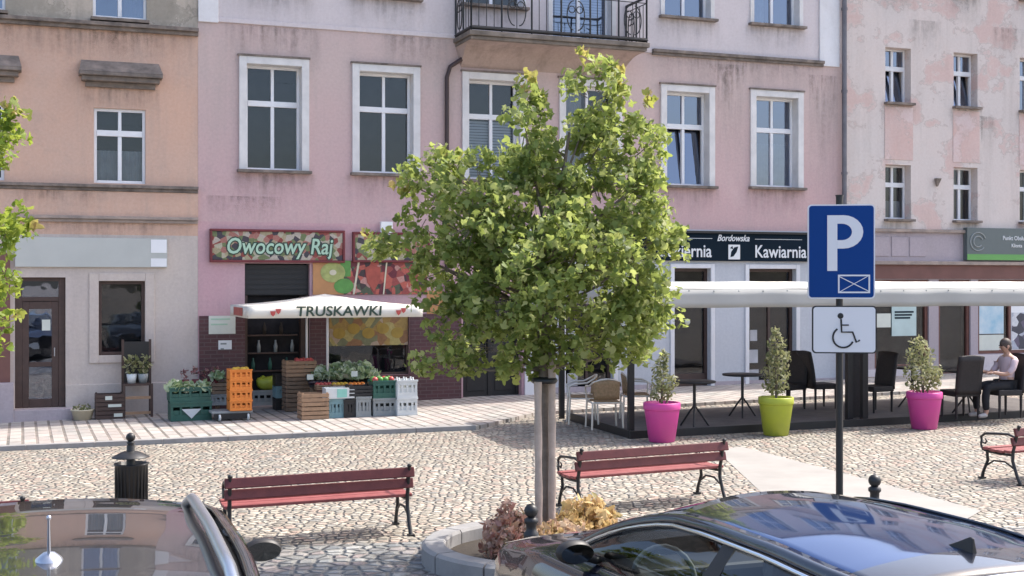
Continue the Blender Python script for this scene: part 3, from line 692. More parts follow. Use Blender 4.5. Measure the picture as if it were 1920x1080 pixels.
# café openings
for q, kind in ((q_c1,'win'),(q_c2,'door'),(q_c3,'win')):
    a, b, c, d = q; mb = MB(); f = .07
    mb.box(a, a+f, .14, .22, c, d); mb.box(b-f, b, .14, .22, c, d); mb.box(a+f, b-f, .14, .22, d-f, d); mb.box(a+f, b-f, .14, .22, d-.5, d-.43); mb.box(a+f, b-f, .14, .22, c, c+(.3 if kind == 'door' else f))
    if kind == 'win': mb.box((a+b)/2-.03, (a+b)/2+.03, .145, .215, c+f, d-.5)
    w = B.part(mb, 'cafe_door' if kind == 'door' else 'cafe_window', M['brown'], bevel=.006)
    mb = MB(); mb.quad((a,.18,c),(b,.18,c),(b,.18,d),(a,.18,d)); B.part(mb, 'pane', M['glass'], w)
    mb = MB(); mb.quad((a,.31,c),(b,.31,c),(b,.31,d),(a,.31,d)); B.part(mb, 'interior', M['dark'], w)
    if kind == 'win':
        for xa, xb, za_, zb_ in ((.12,.34,.55,.85),(.14,.32,1.05,1.3),(.12,.36,.12,.4)): mb = MB(); mb.box(a+xa, a+xb, .168, .172, c+za_, c+zb_); B.part(mb, 'notice', M['curtain'], w)
    else:
        mb = MB(); mb.lathe([(0,0),(.07,0),(.07,.004),(0,.004)], 14, M=Matrix.Translation((a+.42,.165,c+1.45)) @ Matrix.Rotation(math.pi/2,4,'X')); B.part(mb, 'sticker', M['paper'], w)
    mb = MB()
    for x0, x1, za, zb in ((a-.1,a,c,d+.1),(b,b+.1,c,d+.1),(a,b,d,d+.1)): mb.box(x0, x1, -.03, 0, za, zb)
    B.part(mb, 'plaster_surround', M['white_pl'], bevel=.01)
mb = MB(); mb.box(uC0, q_c2[0]-.11, -.02, 0, -.3, .28); mb.box(q_c2[1]+.11, uB1, -.02, 0, -.3, .3); B.part(mb, 'plinth', M['mauve'])
# balcony
uL, uR = U(868)-.05, U(1196); zS = Zf(1000, 62); OUT = 1.05
# the front edge stands OUT metres before the facade; find the along positions that line up with its real corners
def Uout(px, out):
    D = Vector(((px-960)/FPX, 1.0)); Pn = P0+FN*out; t = FN.dot(Pn)/FN.dot(D); return (D*t-P0).dot(FD)
def Zout(px, py, out):
    D = Vector(((px-960)/FPX, 1.0)); Pn = P0+FN*out; t = FN.dot(Pn)/FN.dot(D); return CH-(py-HZ)/FPX*t
bL, bR = Uout(881, OUT), Uout(1219, OUT); zS = (Zout(881, 60, OUT)+Zout(1219, 86, OUT))/2
mb = MB()
mb.box(bL, bR, -OUT, 0, zS-.04, zS+.06); mb.box(bL+.04, bR-.04, -OUT+.05, 0, zS-.114, zS-.041)
sb_ = B.part(mb, 'balcony', M['slabcon'], bevel=.015)
rows = []
for i in range(9):
    t = i/8; y = -(OUT-.14)*(1-t); z = zS-.115-.40*t**2.6
    ins = .05+.12*t
    rows.append([(bL+ins, y, z), (bR-ins, y, z)])
mb = MB(); mb.grid(rows)
mb.add([r_[0] for r_ in rows]+[(bL+.05, 0, zS-.115)], [tuple(range(10))]); mb.add([r_[1] for r_ in rows]+[(bR-.05, 0, zS-.115)], [tuple(reversed(range(10)))])
B.part(mb, 'cove', M['cove'], sb_)
mb = MB(); zr0, zr1 = zS+.14, zS+1.02
def rail_run(p, q, n):
    p, q = Vector(p), Vector(q); d = q-p; Ln = d.length
    mb.tube([p+Vector((0,0,zr1)), q+Vector((0,0,zr1))], .028, 6); mb.tube([p+Vector((0,0,zS+.12)), q+Vector((0,0,zS+.12))], .042, 4); mb.tube([p+Vector((0,0,zr0)), q+Vector((0,0,zr0))], .014, 6); mb.tube([p+Vector((0,0,zr1-.13)), q+Vector((0,0,zr1-.13))], .01, 6)
    for i in range(n+1):
        x = p+d*i/n
        mb.tube([x+Vector((0,0,zS+.06)), x+Vector((0,0,zr1))], .02, 6)
        if i < n:
            c = p+d*(i+.5)/n; w = Ln/n*.30; e = d.normalized()
            h0 = (zr0+zr1-.13)/2
            if i % 2 == 1:       # lyre scrolls
                for sgn in (-1, 1):
                    pts = [c+e*(sgn*w*(.25+.75*abs(math.cos(a_))))+Vector((0,0,h0+.30*math.sin(a_)*1.0)) for a_ in [R_(-90+18*k) for k in range(11)]]
                    mb.tube(pts, .013, 5)
                    pts = [c+e*(sgn*(w*.45+.07*math.cos(a_)))+Vector((0,0,h0+.12+.07*math.sin(a_))) for a_ in [R_(36*k) for k in range(10)]]
                    mb.tube(pts, .011, 5, closed=True)
                mb.tube([c+Vector((0,0,zr0)), c+Vector((0,0,zr1-.13))], .009, 5)
            else:
                for k in range(1, 4 if Ln > 2 else 3):
                    x2 = p+d*(i+k/(4 if Ln > 2 else 3))/n; mb.tube([x2+Vector((0,0,zr0)), x2+Vector((0,0,zr1-.13))], .009, 5)
rail_run((bL+.05,-OUT+.06,0), (bR-.05,-OUT+.06,0), 6); rail_run((bL+.05,-OUT+.06,0), (bL+.05,-.02,0), 2); rail_run((bR-.05,-OUT+.06,0), (bR-.05,-.02,0), 2)
B.part(mb, 'railing', M['iron'], sb_)
# drain from the balcony, downpipe at the right end
mb = MB(); ud = U(836); zz = Zf(836, 135)
mb.tube([(U(868),-.1,Zf(868,108)), (U(860),-.09,Zf(860,114)), (U(842),-.07,Zf(842,126)), (ud,-.07,zz-.12), (ud,-.07,Zf(836,400)), (ud,-.07,Zf(836,560))], .045, 10)
B.part(mb, 'balcony_drainpipe', M['pipe_brown'])
mb = MB(); mb.tube([(uB1-.0,-.11,zB_top), (uB1-.0,-.11,.1)], .06, 10)
for k in range(6): mb.tube([(uB1,-.11,1.2+k*1.9),(uB1,-.11,1.26+k*1.9)], .075, 10)
B.part(mb, 'downpipe', M['iron_grey'])

# ---- pale peeling house on the right
uC_0, uC_1 = uB1+.003, U(2420)
Cc = House('tenement_house', 'pale house with peeling pink render and small windows, right of the downpipe', uC_0, uC_1)
zC_f = Zf(1720, 432); zC_band = Zf(1760, 497); zC_aw = Zf(1760, 498)
cols_ = [(1660,1708),(1788,1833),(1912,1960)]
hC = []
stepu = (U(1788)-U(1660))
cx = []
for k in range(5):
    if k < 3: cx.append((U(cols_[k][0]), U(cols_[k][1])))
    else: cx.append((cx[-1][0]+stepu*1.0, cx[-1][1]+stepu*1.0))
z_r2 = (Zf(1684,194)+Zf(1810,199))/2; z_r2t = (Zf(1684,90)+Zf(1810,99))/2; z_r1 = (Zf(1684,411)+Zf(1810,413))/2; z_r1t = (Zf(1684,309)+Zf(1810,314))/2
for k, (a, b) in enumerate(cx):
    hC.append(Cc.window((a, b, z_r2, z_r2t), sur=0, rev=.30, trans=.36, fw=.045, glass='glass_blue', tilt=.1 if k < 2 else None, curtain=(0,1,0,1) if k > 1 else None, back='room'))
    hC.append(Cc.window((a, b, z_r1, z_r1t), sur=0, rev=.30, trans=.36, fw=.045, curtain=(0,1,0,.35) if k == 0 else ((0,.5,0,1) if k == 1 else None), back='room'))
    hC.append(Cc.window((a, b, z_r2+2.75, z_r2t+2.75), sur=0, rev=.30, trans=.36, fw=.045, glass='glass_blue', back='room'))
zC_top = z_r2t+3.3
mb = MB(); wall(mb, uC_0, uC_1, zC_f, zC_top, hC, .48); Cc.part(mb, 'wall', M['peel'])
Cc.shell(zC_top, M['peel'])
for a, b in cx:
    mb = MB(); mb.box(a-.02, b+.05, -.012, 0, z_r1t+.12, z_r2-.10); Cc.part(mb, 'render_panel', M['peel_panel'])
for k in range(7): Cc.stain(U(1600+52*k), U(1660+52*k), (zC_top-.2, z_r2-.2, z_r2t+.7)[k % 3], (2.2,1.4,1.0)[k % 3])
shop = [RC(1640, 570, 1742, 690), RC(1760, 570, 1820, 735), RC(1834, 570, 1990, 662)]
sh2 = [(q[0], q[1], .25 if i == 1 else q[2], zC_band-.35) for i, q in enumerate(shop)]
mb = MB(); wall(mb, uC_0, uC_1, -.6, zC_band-.25, sh2, .32); Cc.part(mb, 'shopfront_wall', M['mauve'])
mb = MB(); wall(mb, uC_0, uC_1, zC_band-.25, zC_f, [], .1); Cc.part(mb, 'fascia_wall', M['mauve'])
mb = MB(); mb.box(uC_0+.25, uC_1, -.04, 0, zC_band-.33, zC_band); Cc.part(mb, 'fascia_band', M['band'])
mb = MB(); mb.box(uC_0+.2, uC_1, -.12, 0, zC_band+.003, zC_band+.09); mb.box(uC_0+.2, uC_1, -.08, 0, zC_f-.05, zC_f+.03); Cc.part(mb, 'cornice', M['ledge2'], bevel=.01)
mb = MB()
for k in range(4): mb.box(uC_0+.35+k*.52, uC_0+.8+k*.52, -.018, 0, zC_band+.2, zC_f-.16)
Cc.part(mb, 'fascia_panel', M['mauve'], bevel=.008)
for i, q in enumerate(sh2):
    a, b, c, d = q; mb = MB(); f = .08
    mb.box(a-.06, a+f, .05, .15, c, d); mb.box(b-f, b+.06, .05, .15, c, d); mb.box(a+f, b-f, .05, .15, d-f, d); mb.box(a+f, b-f, .05, .15, c, c+f)
    if i == 2: mb.box(a+.98, a+1.06, .055, .145, c+f, d-f)
    w = Cc.part(mb, ('shop_window','shop_door','shop_window')[i], M['redwood'], bevel=.006)
    mb = MB(); mb.quad((a,.1,c),(b,.1,c),(b,.1,d),(a,.1,d)); Cc.part(mb, 'pane', M['glass'], w)
    mb = MB(); mb.quad((a,.31,c),(b,.31,c),(b,.31,d),(a,.31,d)); Cc.part(mb, 'interior', M['dark'], w)
for (px0,py0,px1,py1), mt in (((1648,588,1674,614),'paper'), ((1676,574,1722,630),'poster_mint'), ((1838,572,1886,626),'poster_blue'), ((1838,628,1886,660),'paper')):
    q = RC(px0,py0,px1,py1); mb = MB(); mb.box(q[0], q[1], .075, .09, q[2], q[3]); pp = Cc.part(mb, 'poster', M[mt])
    if mt == 'poster_mint':
        for k in range(3):
            mb = MB(); mb.box(q[0]+.08, q[1]-.08-.05*k, .07, .0745, q[3]-.16-.07*k, q[3]-.12-.07*k); Cc.part(mb, 'print_line', M['teal'], pp)
q = RC(1896,574,1945,662); mb = MB(); mb.box(q[0],q[1],.06,.09,q[2],q[3]); fr_ = Cc.part(mb, 'poster', M['white']); mb = MB(); mb.box(q[0]+.07,q[1]-.07,.05,.0595,q[2]+.1,q[3]-.16); Cc.part(mb, 'picture', M['poster_dark'], fr_)
mb = MB(); mb.box(uC_0+.3, sh2[1][0]-.07, -.05, 0, -.3, sh2[0][2]-.02); mb.box(sh2[1][1]+.07, uC_1, -.05, 0, -.3, sh2[2][2]-.02); Cc.part(mb, 'plinth', M['lilac'])
mb = MB(); q = Zf(1690, 706); mb.box(uC_0+.3, sh2[1][0]-.07, -.1, -.051, q-.05, q+.02); Cc.part(mb, 'plinth_ledge', M['ledge2'])
mb = MB(); ub = U(1755); zb = Zf(1755, 342)
mb.add([(ub-.07,-.02,zb+.09),(ub+.07,-.02,zb+.09),(ub+.02,-.02,zb-.1),(ub-.02,-.02,zb-.1),(ub-.07,-.12,zb+.09),(ub+.07,-.12,zb+.09),(ub+.02,-.05,zb-.1),(ub-.02,-.05,zb-.1)], [(4,5,6,7),(0,4,7,3),(1,2,6,5),(0,1,5,4),(3,7,6,2)])
Cc.part(mb, 'wall_bracket', M['ledge'])

# ================================================================== SIGNS ON THE HOUSES
def board(name, label, q, v, th, mat, bevel=.006, cat='sign', group=None):
    u0, u1, z0, z1 = q; w, h = u1-u0, z1-z0
    p = floc((u0+u1)/2, v, (z0+z1)/2); t = thing(name, label, cat, p, FA, group)
    mb = MB(); mb.box(-w/2, w/2, -th, 0, -h/2, h/2); mb.build('board', mat, t, bevel=bevel); return t, w, h
# blank panel over the left shop
t, w, h = board('blank_sign', 'long pale blank sign panel above brown glass door', RC(28, 446, 313, 501), 0, .06, M['pale_panel'])
mb = MB(); mb.box(w/2-.30, w/2-.012, -.066, -.0605, -h/2+.015, -h/2+.17); mb.box(w/2-.30, w/2-.012, -.066, -.0605, h/2-.27, h/2-.02); mb.build('pale_patch', M['white'], t)
# fruit shop sign
t, w, h = board('fruit_shop_sign', 'ornate red framed fruit shop sign reading Owocowy Raj', RC(397, 435, 641, 488), 0, .07, M['fruit_board'])
mb = MB(); f = .045
mb.box(-w/2-f, w/2+f, -.10, 0, h/2, h/2+f); mb.box(-w/2-f, w/2+f, -.10, 0, -h/2-f, -h/2); mb.box(-w/2-f, -w/2, -.10, 0, -h/2, h/2); mb.box(w/2, w/2+f, -.10, 0, -h/2, h/2); mb.build('frame', M['sign_red'], t, bevel=.01)
put_text('lettering_outline', 'Owocowy Raj', .43, M['darkletter'], t, 0.02, -.074, -.02, shear=.15, bold=.03, extr=.003, xs=.84)
put_text('lettering', 'Owocowy Raj', .43, M['mint'], t, 0.02, -.082, -.02, shear=.15, bold=.006, extr=.003, xs=.84)
t, w, h = board('fruit_shop_sign', 'dark red sign board half hidden behind the tree, right of fruit sign', RC(664, 440, 800, 488), 0, .07, M['fruit_board'])
mb = MB(); mb.box(-w/2-f, w/2+f, -.10, 0, h/2, h/2+f); mb.box(-w/2-f, w/2+f, -.10, 0, -h/2-f, -h/2); mb.box(-w/2-f, -w/2, -.10, 0, -h/2, h/2); mb.box(w/2, w/2+f, -.10, 0, -h/2, h/2); mb.build('frame', M['sign_red'], t, bevel=.01)
def disc(mb, x, z, rx, rz, y, th=.004, n=20, mat=0, ph=0.0):
    pts = [(x+rx*math.cos(2*math.pi*k/n+ph), z+rz*math.sin(2*math.pi*k/n+ph)) for k in range(n)]
    mb.prism(pts, y-th, y, mat)
t, w, h = board('fruit_poster', 'printed panel with kiwi slice, strawberry and cherries above white umbrella', RC(586, 489, 800, 552), 0, .03, M['berry_print'], cat='poster')
mb = MB(); mb.box(-w/2, -w/2+.62, -.036, -.0305, -h/2, h/2); mb.build('orange_field', M['print_orange'], t)
mb = MB(); disc(mb, -w/2+.40, .10, .25, .20, -.037); mb.build('kiwi_slice', M['print_kiwi'], t)
mb = MB(); disc(mb, -w/2+.40, .10, .07, .055, -.042); mb.build('kiwi_core', M['print_cream'], t)
mb = MB(); disc(mb, -w/2+.62, -.17, .20, .15, -.037); mb.box(-w/2+.55, -w/2+.76, -.0405, -.0365, .02, h/2); mb.build('green_fruit', M['print_green'], t)
mb = MB(); mb.prism([(-w/2+.80,-h/2),(-w/2+.84,-h/2),(-w/2+.95,h/2),(-w/2+.91,h/2)], -.042, -.0367); mb.prism([(-w/2+1.42,-h/2),(-w/2+1.45,-h/2),(-w/2+1.52,h/2),(-w/2+1.49,h/2)], -.042, -.0367); mb.build('divider', M['print_cream'], t)
mb = MB(); mb.prism([(-w/2+1.05,.2),(-w/2+1.2,.26),(-w/2+1.38,.2),(-w/2+1.36,-.05),(-w/2+1.24,-.28),(-w/2+1.1,-.1)], -.04, -.0305); mb.build('strawberry', M['print_red'], t)
t, w, h = board('fruit_poster', 'yellow and orange fruit picture in shop window under the umbrella', RC(618, 592, 766, 648), .06, .02, M['citrus_print'], cat='poster')
mb = MB()
for k in range(5): disc(mb, -w/2+.2+.3*k, -.05+.09*(k % 2), .13, .11, -.0215)
mb.build('printed_fruit', M['print_lemon'], t)
t, w, h = board('fruit_poster', 'orange paper banner at right corner of umbrella, partly behind tree', RC(800, 545, 830, 590), 0, .02, M['print_orange'], cat='poster')
for (a, b, c, d), lb, mt in (((391,592,441,626),'pale green torn notice on maroon tiles beside shop door','paper'), ((409,638,434,655),'small white notice low on maroon tiles','white')):
    t, w, h = board('notice', lb, RC(a,b,c,d), -.027, .01, M[mt], .002, 'notice')
    mb = MB()
    for k in range(2): mb.box(-w/2+.04, w/2-.1-.05*k, -.013, -.0102, h/2-.08-.1*k, h/2-.05-.1*k)
    mb.build('print_line', M['mint' if mt == 'paper' else 'p_grey'], t)
t, w, h = board('wall_box', 'small white box on pink wall above fruit sign', RC(712, 416, 734, 440), 0, .1, M['white'], cat='box')
# café fascia
t, w, h = board('cafe_sign', 'long dark teal café fascia with white lettering Cukiernia and Kawiarnia', RC(1000, 437, 1574, 489), 0, .08, M['teal'])
cc = (U(1000)+U(1574))/2
mb = MB(); mb.box(-w/2-.02, w/2+.02, -.14, 0, h/2+.001, h/2+.05); mb.build('top_trim', M['p_black'], t)
put_text('lettering', 'Cukiernia', .40, M['letter'], t, U(1331)-cc, -.083, -.10, align='RIGHT', bold=.004, xs=.86)
put_text('lettering', 'Kawiarnia', .40, M['letter'], t, U(1411)-cc, -.083, -.10, align='LEFT', bold=.004, xs=.86)
put_text('script_lettering', 'Bordowska', .20, M['letter'], t, U(1371)-cc, -.083, .20, shear=.35, bold=.003, xs=.9)
mb = MB(); x = U(1373)-cc; mb.box(x-.15, x+.15, -.088, -.0805, -.27, .06); lg = mb.build('logo', M['letter'], t, bevel=.02)
mb = MB(); mb.prism([(x-.1,-.22),(x-.02,-.2),(x+.06,-.1),(x+.1,.02),(x-.0,-.0),(x-.08,-.1)], -.092, -.0885); mb.prism([(x-.11,-.02),(x-.05,.03),(x-.03,-.04)], -.092, -.0885); mb.build('logo_leaf', M['teal'], lg)
mb = MB(); mb.box(U(1286)-cc, U(1332)-cc, -.084, -.0802, .185, .195); mb.box(U(1412)-cc, U(1500)-cc, -.084, -.0802, .185, .195); mb.box(U(1200)-cc, U(1284)-cc, -.084, -.0802, .185, .195); mb.build('rule_line', M['letter'], t)
# grey green sign on the right
t, w, h = board('shop_sign', 'grey shop sign with leaf emblem and bright green lower strip', RC(1806, 429, 2010, 489), 0, .14, M['green_sign'])
mb = MB(); mb.box(-w/2, w/2, -.148, -.1405, -h/2+.01, -h/2+.15); mb.build('green_strip', M['green_strip'], t)
mb = MB(); x = -w/2+.32
for s0, rr in ((0,.22),(0,.13)):
    pts = [(x+rr*1.05*math.cos(R_(a_))+.0, -.146, .06+rr*math.sin(R_(a_))) for a_ in range(20, 330, 20)]; mb.tube(pts, .016, 5)
mb.build('emblem', M['p_grey'], t)
put_text('lettering', 'Punkt Obsługi', .15, M['letter'], t, -w/2+1.45, -.146, .15, xs=.9); put_text('lettering', 'Klienta', .13, M['letter'], t, -w/2+1.5, -.146, -.03, xs=.9)

# ================================================================== LEAVES
LEAF = [(0,-.5),(.30,-.36),(.52,-.02),(.22,.06),(.16,.42),(0,.62),(-.16,.42),(-.22,.06),(-.52,-.02),(-.30,-.36)]
OVAL = [(0,-.5),(.2,-.2),(.22,.15),(0,.55),(-.22,.15),(-.2,-.2)]
def rv(r): 
    while True:
        v = Vector((r.uniform(-1,1), r.uniform(-1,1), r.uniform(-1,1)))
        if .05 < v.length <= 1: return v
def leaf(mb, p, size, r, up=.55, shape=LEAF, droop=0.0, mat=0):
    n = (rv(r).normalized()+Vector((0,0,up))).normalized()
    a = n.orthogonal().normalized(); a.rotate(__import__('mathutils').Quaternion(n, r.uniform(0, 6.28))); b = n.cross(a)
    s = size*r.uniform(.5, 1.4); o = len(mb.v); fold = r.uniform(.1, .4)
    for x, y in shape: mb.v.append(p+a*(x*s)+b*(y*s)-n*(abs(x)*s*fold+max(0, y)*s*droop))
    mb.f.append(list(range(o, o+len(shape)))); mb.sm.append(False); mb.mi.append(mat)
def clump(mb, c, rad, n, size, r, **kw):
    for _ in range(n):
        v = rv(r); leaf(mb, Vector(c)+Vector((v.x*rad[0], v.y*rad[1], v.z*rad[2])), size, r, **kw)

# ================================================================== TREES
def tree(base, lobes, label, leafm, tipm, seed, trunk_h, per=1.0, tips=(), scale=None):
    r = random.Random(seed)
    t = thing('street_tree', label, 'tree', base, 0)
    sc = FPX/base.y
    def loc(px, py, dy=0.0):
        return Vector(((px-960)/FPX*(base.y+dy)-base.x, dy, CH-(py-HZ)/FPX*(base.y+dy)-base.z))
    mb = MB()
    mb.tube([(0,0,-.1),(.01,0,.8),(-.01,.01,1.5),(0,0,trunk_h),(.05,.02,trunk_h+.9),(.22,0,trunk_h+2.0)], [.06,.055,.05,.048,.032,.012], 10); mb.build('trunk', M['bark'], t)
    mb = MB(); br = MB()
    for (px, py, rx, ry, dy, k) in lobes:
        c = loc(px, py, dy); ax, az = rx/sc, ry/sc; ay = min(max(ax, az*.8), .75)
        st = Vector((0, 0, max(trunk_h-.1, min(c.z-.5, trunk_h+1.2))))
        mid = st.lerp(c, .55)+Vector((0,0,-.05))
        br.tube([st, mid, c], [.018,.012,.005], 6)
        ncl = max(3, int(k*per*(ax*az*ay)**.6*26))
        for _ in range(ncl):
            v = rv(r); l = v.length; v = v/l*(l**.45)
            p = c+Vector((v.x*ax, v.y*ay, v.z*az))
            br.tube([c.lerp(p, .3), p], [.005,.0025], 3, cap=False)
            clump(mb, p, (.14,.14,.11), r.randint(25, 34), .066, r, up=.55, droop=.25, mat=0)
    for (px, py, rx, ry, dy, n) in tips:
        c = loc(px, py, dy); clump(mb, c, (rx/sc, .1, ry/sc), n, .085, r, up=.4, mat=1)
    br.build('branch', M['bark'], t); mb.build('crown', [leafm, tipm], t); return t
TB = G(1021, 1042)
lob = [(1010,440,150,120,0,1.0),(900,370,120,75,-.1,1),(1130,400,120,110,.1,1),(1195,480,75,110,-.1,1),(870,490,85,90,.1,1),(1000,570,160,90,-.2,1.1),(1150,590,105,80,.1,1),
       (835,320,52,38,0,1),(1075,310,110,70,.1,1),(985,240,32,80,-.1,1.3),(1000,320,70,60,.2,1),(1112,190,52,80,.0,1.4),(1135,255,55,60,.1,1.1),(1213,275,28,75,.1,1.4),(1180,360,60,60,-.2,1),
       (1245,440,32,60,0,1.3),(940,650,120,40,.1,1),(1085,645,100,40,-.1,1),(835,677,60,22,0,1.5),(725,455,38,18,.1,1.6),(1228,560,45,62,-.1,1.2),(805,400,45,50,-.1,1.1),(768,345,28,22,0,1.5),
       (1010,500,130,90,-.55,.9),(920,450,100,80,.45,.7),(1110,500,110,100,.5,.7),(1080,470,100,100,-.5,.8),(850,580,70,60,-.2,1),(790,480,40,30,.1,1.2),(1190,640,60,35,.2,1),(890,420,70,60,-.5,.9),(990,680,60,22,.1,1)]
tree(TB, lob, 'bushy young maple tree with staked trunk in the round stone ring', M['leaf'], M['leaf_tip'], 3, 1.75, per=4.3,
     tips=[(1092,105,14,16,0,12),(1150,125,22,16,0,14),(988,150,22,26,-.1,26),(1010,190,12,30,-.1,12),(1218,190,14,24,.1,14),(1165,165,10,40,0,14),(840,290,30,12,0,14),(690,440,20,12,.1,10),(745,350,22,14,0,10)])
LB = Vector((-5.45, 11.0, gz(-5.45)))
lobL = [(-60,262,90,60,0,1.3),(-5,235,40,50,.0,1.3),(-60,430,100,50,-.1,1.2),(12,428,48,42,.05,1.3),(-80,540,95,50,.1,1.2),(-10,530,30,25,.0,1.2),(-70,620,90,40,0,1.2),(-5,620,34,36,0,1.3),(-210,300,160,150,0,.8),(-230,520,170,130,0,.8),(-180,150,120,120,0,.8)]
tree(LB, lobL, 'bright green tree at left edge, only its leafy right side showing', M['leaf_l'], M['leaf_tip'], 5, 1.7, per=2.6, tips=[(20,200,16,20,0,14),(45,215,10,14,0,6),(62,425,12,14,0,8),(35,590,12,10,0,6)])
# stakes and strap
for k, (px, pt, tl, lb) in enumerate(((1011, 716, -.012, 'left wooden stake tied to the maple trunk'), (1030, 660, .0, 'right wooden stake tied to the maple trunk, reaching into leaves'))):
    b = G(px+5*k, 1052 if k == 0 else 1046); top = CH-(pt-HZ)/FPX*b.y
    t = MB(); n = 12; pts = [(tl*i/n, 0, (top-b.z)*i/n) for i in range(n+1)]
    t.tube(pts, [.034+.003*math.sin(i*1.7+k) for i in range(n+1)], 10)
    o = t.build('tree_stake', M['stake'], loc=b); tag(o, lb, 'stake', 'wooden stakes of the young tree')
b = G(1021, 1048); t = MB(); zc = CH-(714-HZ)/FPX*b.y-b.z
t.tube([(.09*math.cos(a_), .075*math.sin(a_), 0) for a_ in [R_(30*k) for k in range(12)]], .028, 6, closed=True); o = t.build('tree_tie', M['iron'], loc=b+Vector((0,.03,zc))); tag(o, 'black strap tying the stakes to the maple trunk', 'strap')
# stone ring of the tree pit
RCN = G(1032, 1046)
t = thing('tree_pit', 'round raised stone kerb ring around the maple tree', 'kerb ring', RCN)
mb = MB(); Rr = 1.13
for k in range(12):
    a0, a1 = 2*math.pi*k/12+.008, 2*math.pi*(k+1)/12-.008; n = 8; vs = []; fs = []
    for i in range(n+1):
        a_ = a0+(a1-a0)*i/n; c, s = math.cos(a_), math.sin(a_)
        for rr, z in ((Rr,-.1),(Rr,.13),(Rr-.03,.155),(Rr-.19,.155),(Rr-.21,.13),(Rr-.21,-.1)): vs.append((rr*c, rr*s, z))
    for i in range(n):
        for j in range(5): fs.append((i*6+j, (i+1)*6+j, (i+1)*6+j+1, i*6+j+1))
    fs += [tuple(range(6)), tuple(reversed(range(n*6, n*6+6)))]; mb.add(vs, fs)
mb.build('kerb_stones', M['kerb'], t)
mb = MB(); mb.lathe([(0,.06),(.5,.05),(Rr-.2,.03)], 24); mb.build('soil', M['soil'], t)
def perennial(px, py, w, h, n, mat, label, seed, name='perennial_plant', dep=.25):
    r = random.Random(seed); b = G(px, py); b.z += .04
    t = thing(name, label, 'plant', b); mb = MB(); st = MB()
    for _ in range(n):
        a = r.uniform(0, 6.28); q = r.random()**.5; x, y = math.cos(a)*q*w, math.sin(a)*q*dep
        z = h*(1-.55*q*q)*r.uniform(.35, 1)
        st.tube([(x*.4, y*.4, 0), (x*.8, y*.8, z*.7), (x, y, z)], .004, 4, cap=False)
        clump(mb, (x, y, z), (.06,.06,.05), 7, .075, r, up=.3, shape=OVAL if r.random() < .6 else LEAF)
    st.build('stems', M['wood_dk'], t); mb.build('foliage', mat, t); return t
perennial(952, 1068, .20, .52, 120, M['brown_fol'], 'withered pink brown plant left of the black bollard in tree ring', 11)
perennial(1092, 1026, .34, .42, 170, M['yellow_fol'], 'large yellow orange plant right of the maple trunk', 12, dep=.35)
perennial(985, 1060, .20, .40, 100, M['tan_fol'], 'tan dry plant directly behind the black bollard', 14)
perennial(1060, 1050, .26, .30, 110, M['tan_fol'], 'tan dry plant right of the stakes and under the yellow one', 15)
perennial(1030, 1058, .22, .30, 90, M['yellow_fol'], 'low peach coloured plant at foot of the stakes', 13)

# ================================================================== STREET FURNITURE
# bench: origin at middle of the ground footprint, length along x, front towards +y
def make_bench(label):
    t = thing('park_bench', label, 'bench', group='red slatted benches on the square'); Lh = .9
    for k, (z0, y0) in enumerate(((.70,-.335),(.57,-.285))):
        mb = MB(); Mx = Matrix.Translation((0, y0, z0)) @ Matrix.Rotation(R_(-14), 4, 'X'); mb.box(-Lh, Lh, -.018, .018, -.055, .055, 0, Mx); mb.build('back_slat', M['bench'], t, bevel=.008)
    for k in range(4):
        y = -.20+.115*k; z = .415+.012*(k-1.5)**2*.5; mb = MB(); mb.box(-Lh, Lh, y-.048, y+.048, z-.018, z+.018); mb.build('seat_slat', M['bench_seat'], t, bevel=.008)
    for sx in (-1, 1):
        x = sx*(Lh-.05); mb = MB()
        mb.tube([(x,-.37,0),(x,-.31,.12),(x,-.245,.30),(x,-.25,.42),(x,-.30,.60),(x,-.345,.76)], [.022,.019,.019,.02,.018,.016], 8)
        mb.tube([(x,.26,0),(x,.235,.10),(x,.16,.26),(x,.17,.385)], [.022,.018,.018,.018], 8)
        mb.tube([(x,-.25,.385),(x,-.05,.375),(x,.17,.385),(x,.24,.40)], .018, 8)
        mb.tube([(x,-.28,.20),(x,-.12,.28),(x,.06,.27),(x,.21,.17)], .012, 6)
        mb.tube([(x,-.31,.62),(x,-.18,.655),(x,.06,.635),(x,.20,.62),(x,.265,.57),(x,.255,.50),(x,.20,.485),(x,.175,.52),(x,.20,.55)], [.016,.017,.017,.017,.016,.014,.012,.01,.008], 8)
        mb.tube([(x,.24,.40),(x,.27,.46),(x,.262,.53)], .013, 6)
        mb.ball((x,-.35,.775), .024, 8, 6)
        mb.box(x-.03, x+.03, -.41, -.33, 0, .02); mb.box(x-.03, x+.03, .22, .30, 0, .02)
        mb.build('end_frame', M['iron'], t)
    for c in kids(t):
        for v in c.data.vertices: v.co.z *= .87
    return t
def place_bench(t, pl, pr):         # pl, pr: ground points under the rear feet, left and right
    d = (pr-pl); a = math.atan2(d.y, d.x); m = (pl+pr)/2
    off = Vector((-math.sin(a), math.cos(a)))*.36
    t.location = (m.x+off.x, m.y+off.y, gz(m.x)); t.rotation_euler = (0, -math.atan(KG)*math.cos(a), a)
bench = make_bench('red slatted bench with its back to us, left of the maple tree')
pr = G(772, 1004); dv = Vector((.947, .32)); pl = Vector((pr.x-dv.x*1.72, pr.y-dv.y*1.72, 0)); place_bench(bench, pl, pr)
b2 = dup(bench, label='red slatted bench with its back to us, right of the maple tree'); pr2 = G(1362, 942); dv = Vector((.93, .365)); place_bench(b2, Vector((pr2.x-dv.x*1.72, pr2.y-dv.y*1.72, 0)), pr2)
